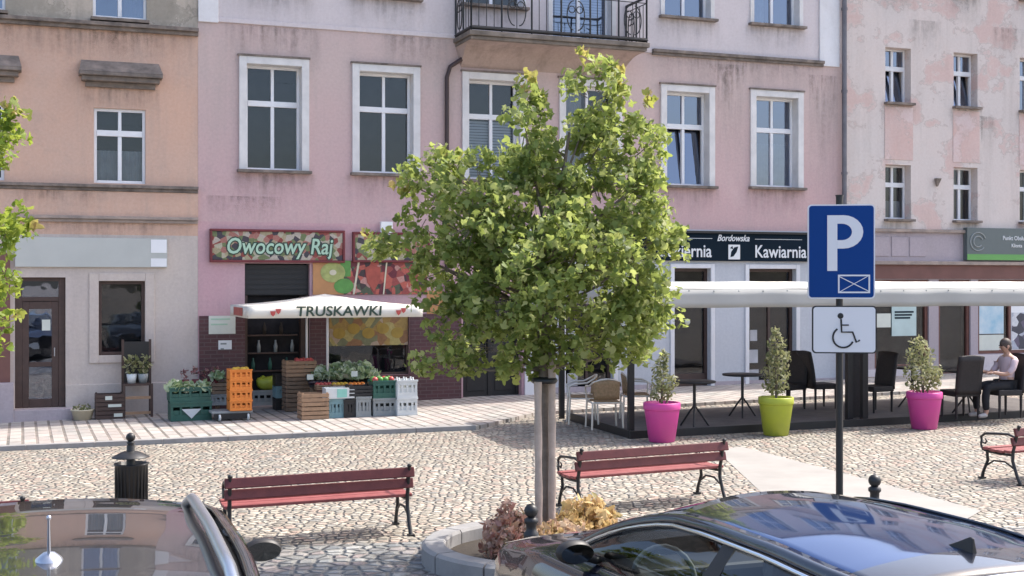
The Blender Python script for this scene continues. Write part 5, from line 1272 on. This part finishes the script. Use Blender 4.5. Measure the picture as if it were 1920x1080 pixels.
# white box on blue crate, dark crate, grey crate
p, w, h, o = crate(617, 646, 784, 36, .35, 'plastic', M['p_blue'], 'blue grey upright crate under the white box')
hb_ = h
p, w, h, o = crate(645, 668, 783, 34, .35, 'plastic', M['p_black'], 'narrow black crate between blue and grey crates')
pb_, wb_, h3, o = crate(668, 696, 782, 38, .35, 'plastic', M['p_grey'], 'grey upright crate left of the green crates')
t = thing('foam_box', 'white box with mint green label resting on blue and black crates', 'box', gat(638, 784)+Vector((0,0,hb_+.006)), FA)
mb = MB(); mb.box(-.26,.26,-.01,.30,0,.015); mb.box(-.26,.26,-.01,.005,.015,.19); mb.box(-.26,.26,.285,.30,.015,.19); mb.box(-.26,-.245,.006,.284,.015,.19); mb.box(.245,.26,.006,.284,.015,.19); mb.build('box', M['p_white'], t, bevel=.004)
mb = MB(); mb.box(-.06,.12,-.014,-.0105,.02,.17); mb.build('label_patch', M['p_mint'], t)
t_ = crate(655, 700, 782, 20, .36, 'wood', M['p_black'], 'dark crate lying on top of the grey crate', z=h3+.006)
# green stack and white stack at the right
z = 0
for k in range(2):
    p, w, h, o = crate(700, 743, 780, 33, .42, 'plastic', M['p_green' if k else 'p_grey'], ['lower grey green','upper dark green'][k]+' crate of the stack right of produce table', z=z); z += h+.003
z = 0
for k in range(2):
    p, w, h, o = crate(745, 783, 779, 33, .40, 'plastic', M['p_white'], ['lower','upper']+[] and ['lower','upper'][k]+' white crate with dark patches at right end of display', z=z); z += h+.003
r = random.Random(9)
for k in range(6):
    mb = MB(); mb.lathe([(0,0),(.03,0),(.032,.12),(.014,.15),(.014,.18),(0,.18)], 10); o = mb.build('bottle', M['p_white'], loc=fr(p, -.13+.13*(k % 3), .1+.15*(k//3), z-.14)); tag(o, 'white bottle standing in the upper white crate', 'bottle', 'white bottles in the end crate')
# trays of loose fruit along the front of the table, a sack in the doorway, price cards
tray_fr = [('tomato','red','tomato'),('lemon','yellow','lemon'),('p_orange','orange','orange')]
for k, (mt, cn, nm_) in enumerate(tray_fr):
    q = gat(618+32*k, 779, .42); o = mcrate(.30, .22, .10, 'wood', None).build('fruit_tray', M['wood'], loc=q+Vector((0,0,.43)), rotz=FA); tag(o, f'small wooden tray filled with {cn} fruit in front of the cabbages', 'tray')
    for i in range(8):
        mb = MB(); mb.ball((0,0,.035), .038, 8, 6); oo = mb.build(nm_, M[mt], loc=fr(q, -.11+.073*(i % 4), .06+.08*(i//4), .43+.065)); tag(oo, f'{cn} fruit heaped in the small wooden tray', 'fruit', f'{cn} fruits in the small tray')
q = gat(505, 766, .30); r = random.Random(77); mb = MB(); mb.ball((0,0,.13), (.21,.14,.14), 14, 10); mb.v = [v*(1+.16*math.sin(v.x*31+v.z*17)*math.cos(v.y*23+v.x*9)) for v in mb.v]; o = mb.build('produce_sack', M['lime_pot'], loc=q+Vector((0,0,.34))); tag(o, 'lime coloured sack on a box inside the shop doorway', 'sack')
o = mcrate(.5, .36, .34, 'plastic', None).build('crate', M['p_grey'], loc=q-Vector((0,.12,0))+Vector((0,0,.0)), rotz=FA); tag(o, 'grey crate under the lime sack in shop doorway', 'crate', 'crates outside the fruit shop')
for k, (px, py) in enumerate(((588,712),(672,706),(358,735))):
    b_ = gat(px, 778 if k != 2 else 787, .30); zc_ = CH-(py-HZ)/FPX*b_.y; mb = MB(); mb.box(-.06,.06,-.004,.004,0,.10); o = mb.build('price_card', M['paper'], loc=(b_.x, b_.y, zc_), rotz=FA+.1*k); tag(o, ['pale price card above the red fruit crate','pale price card among the cabbages','pale price card among the salad heads'][k], 'price card')
pg = gat(721, 780)
for k in range(8):
    mb = MB(); mb.ball((0,0,.05), .055, 10, 8); o = mb.build('apple', M['print_green' if k % 3 else 'tomato'], loc=fr(pg, -.15+.10*(k % 4), .10+.14*(k//4), .60)); tag(o, 'green or red apple lying in the upper dark green crate', 'fruit', 'apples in the upper green crate')
z = 0
for k in range(3):
    p, w, h, o = crate(524, 548, 772, 22, .36, 'plastic', M['p_black' if k != 1 else 'p_blue'], ['bottom black','middle blue','top black'][k]+' crate of narrow stack at right side of the shop doorway', z=z, dv=.35); z += h+.003
# umbrella with lettering
uc = G(640, 766, PH); FLp = Vector(((465-960)/FPX*22.5, 22.5)); ux, uy = 3.2, 2.05
cen = FLp+FD*(ux/2)-FN*(uy/2); zc = gz(cen.x)+PH
t = thing('market_umbrella', 'white market umbrella lettered TRUSKAWKI over the fruit stall', 'umbrella', (cen.x, cen.y, zc), FA)
zv, ze = 1.87-zc, 2.08-zc; za = 2.29-zc
mb = MB(); nseg = 10
for (a, b) in (((-ux/2,-uy/2),(ux/2,-uy/2)), ((ux/2,-uy/2),(ux/2,uy/2)), ((ux/2,uy/2),(-ux/2,uy/2)), ((-ux/2,uy/2),(-ux/2,-uy/2))):
    rows = []
    for i in range(nseg+1):
        s = i/nseg; row = []
        for j in range(nseg+1):
            q = j/nseg; x, y = a[0]+(b[0]-a[0])*q, a[1]+(b[1]-a[1])*q
            e = Vector((x, y, ze-.03*math.sin(q*math.pi)*0)); ap = Vector((0,0,za)); pt = e.lerp(ap, s); pt.z -= .05*math.sin(math.pi*s)*(1-.4*abs(q-.5)*2); row.append(pt)
        rows.append(row)
    mb.grid(rows, smooth=True)
mb.build('canopy', M['fabric'], t, solid=.006)
mb = MB()
for (a, b) in (((-ux/2,-uy/2),(ux/2,-uy/2)), ((ux/2,-uy/2),(ux/2,uy/2)), ((ux/2,uy/2),(-ux/2,uy/2)), ((-ux/2,uy/2),(-ux/2,-uy/2))):
    nx_ = Vector((b[1]-a[1], -(b[0]-a[0]))).normalized(); rows = []
    for z in (ze-.002, (ze+zv)/2, zv): rows.append([(a[0]+(b[0]-a[0])*q/24-0+nx_.x*.012*math.sin(q*1.1)*(ze-z)*3, a[1]+(b[1]-a[1])*q/24+nx_.y*.012*math.sin(q*1.1)*(ze-z)*3, z) for q in range(25)])
    mb.grid(rows)
mb.build('valance', M['fabric'], t, solid=.004)
put_text('lettering', 'TRUSKAWKI', .25, M['darkletter'], t, .03, -uy/2-.022, (ze+zv)/2+.005, bold=.004, xs=1.12, shear=.08)
for k, x in enumerate((-1.12, 1.18)):
    mb = MB()
    for dx, dz in ((-.045,-.02),(.05,.02)): mb.prism([(x+dx-.05,(ze+zv)/2+dz+.04),(x+dx+.05,(ze+zv)/2+dz+.04),(x+dx+.035,(ze+zv)/2+dz-.02),(x+dx,(ze+zv)/2+dz-.055),(x+dx-.035,(ze+zv)/2+dz-.02)], -uy/2-.026, -uy/2-.018)
    sb2 = mb.build('strawberry_print', M['tomato'], t)
mb = MB(); mb.box(-ux/2-.02, -ux/2-.012, -.5, .5, zv+.03, ze-.03); mb.build('side_print', M['print_red'], t)
def ulx(px, y_off=0.0):
    # along-position of a pole seen at px, standing y_off from the umbrella centre
    D = Vector(((px-960)/FPX, 1.0)); Pn = cen-FN*y_off; k = FN.dot(Pn)/FN.dot(D); return (D*k-cen).dot(FD)
mb = MB(); xm = ulx(614); mb.tube([(xm,0,.05),(xm,0,za-.06-abs(xm)*.2)], .027, 10); mb.build('mast', M['chrome_dull'], t)
mb = MB(); xm2 = ulx(575, .6); mb.tube([(xm2,.6,.0),(xm2,.6,ze+.05)], .024, 10); mb.build('side_pole', M['chrome_dull'], t)
mb = MB()
for ex, ey in ((-1,-1),(1,-1),(1,1),(-1,1)): mb.tube([(xm,0,za-.15),(ex*ux/2*.97,ey*uy/2*.97,ze-.03)], .01, 6)
mb.build('ribs', M['p_grey'], t)
mb = MB(); mb.lathe([(0,0),(.24,0),(.24,.05),(.05,.09),(.05,.2),(0,.2)], 20, (xm,0,0)); mb.build('base', M['p_black'], t)

# ---- by the salmon house: dark chest, cream basket, shelf chair with plants
p = gat(206, 786); t = thing('crate', 'dark brown crate with white tags against the salmon house', 'crate', p, FA)
mb = mcrate(.50, .35, .46, 'wood', None); mb.build('box', M['brown'], t)
for xa, xb, za_, zb_ in ((-.08,.04,.35,.42),(-.03,.2,.22,.27),(.07,.22,.04,.10)): mb = MB(); mb.box(xa, xb, -.014, -.0005, za_, zb_); mb.build('tag', M['paper'], t)
p = gat(156, 789); t = thing('basket', 'small cream basket with plants on pavement beside brown door', 'basket', p, FA)
mb = MB(); mb.lathe([(0,0),(.15,0),(.20,.17),(.215,.175),(.215,.19),(.19,.19),(.14,.02),(0,.02)], 20, (0,.2,0)); mb.build('pot', M['print_cream'], t)
mb = MB(); r = random.Random(33); clump(mb, (0,.2,.22), (.17,.15,.10), 50, .07, r, up=.3, shape=OVAL); mb.build('foliage', M['shrub'], t)
p = gat(259, 783); t = thing('plant_stand', 'dark tall wooden shelf stand holding pale plants by the window', 'stand', p, FA)
s_ = FPX/p.y; w = 50/s_
for x in (-w/2, w/2):
    for y, hh in ((.02,.62),(.38,1.42)): mb = MB(); mb.box(x-.022, x+.022, y-.02, y+.02, 0, hh); mb.build('post', M['brown'], t)
for z in (.06, .34): mb = MB(); mb.box(-w/2+.022, w/2-.022, .0, .03, z, z+.05); mb.build('rail', M['wood'], t)
mb = MB(); mb.box(-w/2+.02, w/2-.02, .04, .36, .58, .62); mb.build('shelf', M['brown'], t)
mb = MB(); mb.box(-w/2+.022, w/2-.022, .365, .385, .62, 1.38); mb.build('back_panel', M['p_black'], t)
for k in range(2):
    q = fr(p, -.10+.2*k, .17, .622); pt = thing('potted_plant', ['pale spiky potted plant on left of the dark stand','pale leafy potted plant on right of the dark stand'][k], 'potted plant', q, 0, 'plants on the dark stand')
    mb = MB(); mb.lathe([(0,0),(.07,0),(.095,.17),(.08,.17),(0,.15)], 16); mb.build('pot', M['p_white' if k == 0 else 'p_grey'], pt)
    mb = MB(); r = random.Random(40+k); clump(mb, (0,0,.36), (.15,.13,.22), 70, .09, r, up=.2, shape=OVAL); mb.build('foliage', M['shrub'], pt)

# ================================================================== CARS
def car_frame(ax, ay, fx, fy):
    f = Vector((fx, fy)).normalized(); return f, math.atan2(f.y, f.x)-math.pi/2     # local +y is forward, +x is right
def interp(tab, x):
    if x <= tab[0][0]: return tab[0][1]
    for (a, b), (c, d) in zip(tab, tab[1:]):
        if x <= c:
            q = (x-a)/(c-a); q = q*q*(3-2*q)*.5+q*.5; return b+(d-b)*q
    return tab[-1][1]
def build_car(t, P):
    """origin on the ground under the aerial; +y forward. P: dict of profile tables"""
    y0, y1 = P['rear'], P['front']; n = 44
    Wt = P['W']; belt = P['belt']; roof = P['roof']; rw = P['roofw']
    ys = [y0+(y1-y0)*i/n for i in range(n+1)]
    # lower body
    mb = MB(); rows = []
    for y in ys:
        w = interp(Wt, y); zb = interp(belt, y); zd = interp(P['deck'], y)
        half = [(w*.80,.20),(w*.96,.24),(w,.42),(w*1.0,.60),(w*.985,zb-.16),(w*.955,zb-.03),(w*.91,zb+.005),(w*.70,zb+(zd-zb)*.75),(w*.35,zd),(0,zd+.012)]
        full = [(-a, y, z) for a, z in half]+[(a, y, z) for a, z in reversed(half[:-1])]
        rows.append(full)
    nj = len(rows[0]); vs_ = [p for r_ in rows for p in r_]
    fs_ = [(i*nj+j, i*nj+j+1, (i+1)*nj+j+1, (i+1)*nj+j) for i in range(n) for j in range(nj-1)
           if not (P['backbase']+.1 < ys[i] and ys[i+1] < P['cowl']-.06 and 7 <= j <= nj-9)]
    mb.add(vs_, fs_, True); mb.box(-.72, .72, P['backbase']-.1, P['cowl']+.1, .18, .24); mb.add(rows[0], [tuple(reversed(range(len(rows[0]))))]); mb.add(rows[-1], [tuple(range(len(rows[-1])))])
    mb.build('body', P['paint'], t)
    # greenhouse curves
    ya, yh, yr, yb = P['cowl'], P['header'], P['rearhead'], P['backbase']
    def rail(y):
        return interp(rw, y), interp(roof, y)-P['crown']
    def belt_pt(y): return interp(Wt, y)*P.get('bf',.90), interp(belt, y)+.004
    # roof panel
    k = 20; rows = []
    for i in range(k+1):
        y = yr+(yh-yr)*i/k; w, ze_ = rail(y); zr = interp(roof, y); row = []
        for j in range(17):
            q = -1+2*j/16; bow = P.get('bow', .06)*(1-q*q)*((i/k)**6-((1-i/k)**6))
            row.append((w*q, y+bow, ze_+P['crown']*(1-abs(q)**2.2)))
        rows.append(row)
    mb = MB()
    gl0, gl1 = P.get('glassroof', (1, 0))
    for i in range(k):
        m = 1 if gl0 <= i/k < gl1 else 0
        mb.grid(rows[i:i+2], m)
    o = mb.build('roof', [P['paint'], P['roofm']], t, solid=.012)
    # merge duplicates so the shading stays smooth
    import bmesh
    bm = bmesh.new(); bm.from_mesh(o.data); bmesh.ops.remove_doubles(bm, verts=bm.verts, dist=1e-5); bm.to_mesh(o.data); bm.free()
    # windscreen and rear window
    def screen(ytop, ybot, name):
        w0, z0 = rail(ytop); w1, z1 = belt_pt(ybot); z1 -= .0; mb = MB(); rows = []
        for i in range(9):
            s = i/8; row = []
            for j in range(13):
                q = -1+2*j/12; sg = 1 if ybot > ytop else -1
                bow = (P.get('bow',.06)*(1-s)+.20*s)*(1-q*q)*sg
                zt_ = z0+P['crown']*(1-abs(q)**2.2); zb_ = z1+.02*(1-q*q)
                row.append((q*(w0+(w1*.93-w0)*s), ytop+(ybot-ytop)*s+bow*1.0, zt_+(zb_-zt_)*s+.035*math.sin(math.pi*s)))
            rows.append(row)
        mb.grid(rows); mb.build(name, M['car_glass'], t)
    screen(yh, ya, 'windscreen'); screen(yr, yb, 'rear_window')
    # side glass, pillars, bright trim
    for sx in (-1, 1):
        m_ = 26; yt = []; top = []; bot = []
        for i in range(m_+1):
            y = ya+(yb-ya)*i/m_
            wb_, zb_ = belt_pt(y)
            if y > yh: s = (ya-y)/(ya-yh); w0, z0 = rail(yh); wt_, zt_ = wb_*(1-s)+w0*s, zb_*(1-s)+z0*s+.05*math.sin(math.pi*s)*.9
            elif y < yr: s = (y-yb)/(yr-yb); w0, z0 = rail(yr); wt_, zt_ = wb_*(1-s)+w0*s, zb_*(1-s)+z0*s+.04*math.sin(math.pi*s)
            else: wt_, zt_ = rail(y)
            top.append(Vector((sx*wt_, y, zt_))); bot.append(Vector((sx*wb_, y, zb_)))
        lo = [b.lerp(t_, .02) for b, t_ in zip(bot, top)]; hi = [t_+(b-t_).normalized()*min(.055, (b-t_).length*.8) for b, t_ in zip(bot, top)]
        a_i, b_i = 1, m_-3
        mb = MB(); rows = [[lo[i].lerp(hi[i], q)+Vector((sx*.03*math.sin(math.pi*q), 0, 0)) for i in range(a_i, b_i+1)] for q in (0,.25,.5,.75,1)]
        mb.grid(rows); mb.build('side_window', M['car_glass'], t)
        mb = MB(); rows = [hi, [t_+Vector((sx*.012,0,0)) for t_ in top], [t_+Vector((-sx*.03,0,.012)) for t_ in top]]; mb.grid(rows)
        rows = [lo[b_i:], hi[b_i:]]; mb.grid(rows); mb.build('pillar_frame', P['paint'], t, solid=.012)
        yp = P['bpillar']; i = min(range(m_+1), key=lambda q: abs(top[q].y-yp))
        mb = MB(); dv = Vector((0,.06,0)); off = Vector((sx*.008,0,0)); mid = (lo[i]+hi[i])/2+Vector((sx*.036,0,0))
        mb.grid([[lo[i]-dv+off, lo[i]+dv+off], [mid-dv, mid+dv], [hi[i]-dv*.8+off, hi[i]+dv*.8+off]]); mb.build('door_pillar', M['p_black'], t)
        if P.get('trim'):
            mb = MB(); mb.tube([h_+Vector((sx*.016,0,.004)) for h_ in hi[a_i:b_i+1]], .011, 6); mb.tube([l_+Vector((sx*.016,0,0)) for l_ in lo[a_i:b_i+1]], .009, 6); mb.build('chrome_trim', M['chrome'], t)
        # mirror
        ym = P['mirror']; wb_, zb_ = belt_pt(ym); mb = MB(); x = sx*(wb_+P.get('mo',.17))
        mb.ball((x, ym, zb_+.09), P.get('msz', (.12,.065,.075)), 14, 10); mb.tube([(sx*(wb_-.02), ym+.01, zb_+.03), (x-sx*.06, ym, zb_+.06)], .02, 8); mr = mb.build('wing_mirror', P['mirm'], t)
        mb = MB(); mb.lathe([(0,.1),(1,0)], 24, M=Matrix.Translation((x, ym-.052, zb_+.09)) @ Matrix.Rotation(math.pi/2,4,'X') @ Matrix.Diagonal((.088,.048,.01,1))); mb.build('mirror_glass', M['mirror'], mr)
        for yw in P['axles']:
            w = interp(Wt, yw); mb = MB(); Mx = Matrix.Translation((sx*(w-.08), yw, .32)) @ Matrix.Rotation(math.pi/2, 4, 'Y')
            mb.lathe([(.20,-.09),(.29,-.10),(.32,-.07),(.325,0),(.32,.07),(.29,.10),(.20,.09)], 26, M=Mx); wh = mb.build('wheel', M['tyre'], t)
            mb = MB(); mb.lathe([(0,sx*.085),(.10,sx*.09),(.19,sx*.095),(.205,sx*.08)], 20, M=Mx); mb.build('rim', M['chrome_dull'], wh)
        hy = interp(Wt, y1-.18); mb = MB(); mb.ball((sx*hy*.74, y1-.20, .66), (.20,.16,.07), 14, 8); mb.build('headlight', M['chrome'], t)
        mb = MB(); mb.ball((sx*interp(Wt, y0+.1)*.78, y0+.08, interp(belt, y0)-.14), (.17,.07,.07), 14, 8); mb.build('tail_light', M['sign_red'], t)
    # seats and dash seen through the glass
    mb = MB(); wd = interp(Wt, ya)*.80; mb.box(-wd, wd, ya-.45, ya-.1, .60, interp(belt, ya)-.03); mb.build('dashboard', M['p_black'], t, bevel=.03)
    for sx in (-1, 1):
        for yy in (P['bpillar']+.10, P['bpillar']-.85):
            mb = MB(); mb.box(-.23,.23,-.07,.07,0,.56, 0, Matrix.Translation((sx*.36, yy, .55)) @ Matrix.Rotation(R_(14),4,'X')); mb.box(-.12,.12,-.05,.05,.58,.74, 0, Matrix.Translation((sx*.36, yy, .55)) @ Matrix.Rotation(R_(14),4,'X')); mb.box(-.24,.24,-.05,.45,.0,.16, 0, Matrix.Translation((sx*.36, yy, .42))); mb.build('seat', M['seatcloth'], t, bevel=.04)
    mb = MB(); mb.tube([(-.36+.18*math.cos(R_(a_)), ya-.52+.05*math.sin(R_(a_)), .86+.17*math.sin(R_(a_))) for a_ in range(0, 360, 20)], .014, 6, closed=True); mb.build('steering_wheel', M['p_grey'], t)
    mb = MB(); mb.box(-.26,.26,y1-.005,y1+.012,.40,.52); mb.build('front_plate', M['p_white'], t); mb = MB(); mb.box(-.26,.26,y0-.012,y0+.005,.62,.73); mb.build('rear_plate', M['p_white'], t)
# right: navy black saloon
fwd, ang = car_frame(0,0,-.35,.937); ap = Vector((1.76, 4.99))
cR = thing('parked_car', 'shiny navy black saloon with chrome window trim, lower right', 'car', (ap.x, ap.y, gz(ap.x)), ang, 'parked cars')
build_car(cR, dict(rear=-1.25, front=3.55, W=[(-1.25,.78),(-.6,.88),(.8,.91),(2.4,.90),(3.1,.84),(3.55,.66)], bf=.80, mo=.13, belt=[(-1.25,.98),(0,1.0),(1.2,.965),(2.4,.93),(3.1,.84),(3.55,.66)],
    deck=[(-1.25,1.02),(0,1.03),(2.4,.98),(3.1,.88),(3.55,.68)], roof=[(-.3,1.32),(.0,1.355),(.5,1.378),(1.0,1.378),(1.35,1.362),(1.6,1.335)], roofw=[(-.3,.535),(.3,.555),(1.2,.545),(1.6,.53)], crown=.065,
    cowl=2.35, header=1.35, rearhead=-.22, backbase=-1.05, bpillar=.72, msz=(.10,.055,.062), mirror=1.86, axles=(2.65,-.30), paint=M['car_dark'], roofm=M['car_roof'], mirm=M['p_black'], trim=True, glassroof=(.12,.72), bow=.08))
mb = MB(); zr_ = 1.347
prof_ = [(-.065,zr_-.004),(.095,zr_+.004),(.03,zr_+.032),(-.04,zr_+.064),(-.058,zr_+.060)]
mb.add([(-.014*(1 if k < 2 else .35), y, z) for k, (y, z) in enumerate(prof_)]+[(.014*(1 if k < 2 else .35), y, z) for k, (y, z) in enumerate(prof_)], [(0,1,2,3,4),(9,8,7,6,5)]+[(k,k+5,(k+1)%5+5,(k+1)%5) for k in range(5)]); mb.build('aerial', M['p_black'], cR, bevel=.006)
# left: grey estate with roof rails
fwd2, ang2 = car_frame(0,0,-.33,.945); ap2 = Vector((-1.54, 4.25))
cL = thing('parked_car', 'glossy grey brown estate car with silver roof rails, lower left', 'car', (ap2.x, ap2.y, gz(ap2.x)), ang2, 'parked cars')
build_car(cL, dict(rear=-1.0, front=3.75, bf=.93, W=[(-1.0,.84),(-.5,.92),(.8,.95),(2.4,.94),(3.2,.86),(3.75,.66)], belt=[(-1.0,1.02),(0,1.03),(2.4,.97),(3.2,.88),(3.75,.70)],
    deck=[(-1.0,1.05),(0,1.05),(2.4,1.01),(3.2,.92),(3.75,.72)], roof=[(-.5,1.42),(0,1.465),(.6,1.49),(1.2,1.485),(1.75,1.44)], roofw=[(-.5,.65),(.3,.69),(1.2,.69),(1.75,.66)], crown=.05,
    cowl=2.6, header=1.72, rearhead=-.45, backbase=-.92, bpillar=.9, mirror=2.15, msz=(.10,.05,.06), mo=.14, axles=(2.85,-.1), paint=M['car_grey'], roofm=M['car_grey'], mirm=M['p_black'], trim=False, bow=.07))
mb = MB(); mb.tube([(0,.25,1.47),(0,.16,1.64)], [.007,.004], 6); mb.ball((0,.16,1.64), .009, 8, 6); mb.lathe([(.05,-.005),(.045,.015),(.02,.035),(0,.04)], 14, (0,.25,1.468)); mb.build('aerial', M['chrome_dull'], cL)
for sx in (-1, 1):
    mb = MB(); pts = []
    for i in range(15):
        y = -.35+1.95*i/14; z = interp([(-.5,1.42),(0,1.465),(.6,1.49),(1.2,1.485),(1.75,1.44)], y)-.045; e = 0.045*(1 if 1 < i < 13 else (.5 if i in (1,13) else 0)); pts.append((sx*.585, y, z+e+.012))
    mb.tube([Vector(p)*1.0 for p in pts], .024, 10); mb.build('roof_rail', M['chrome_dull'], cL)
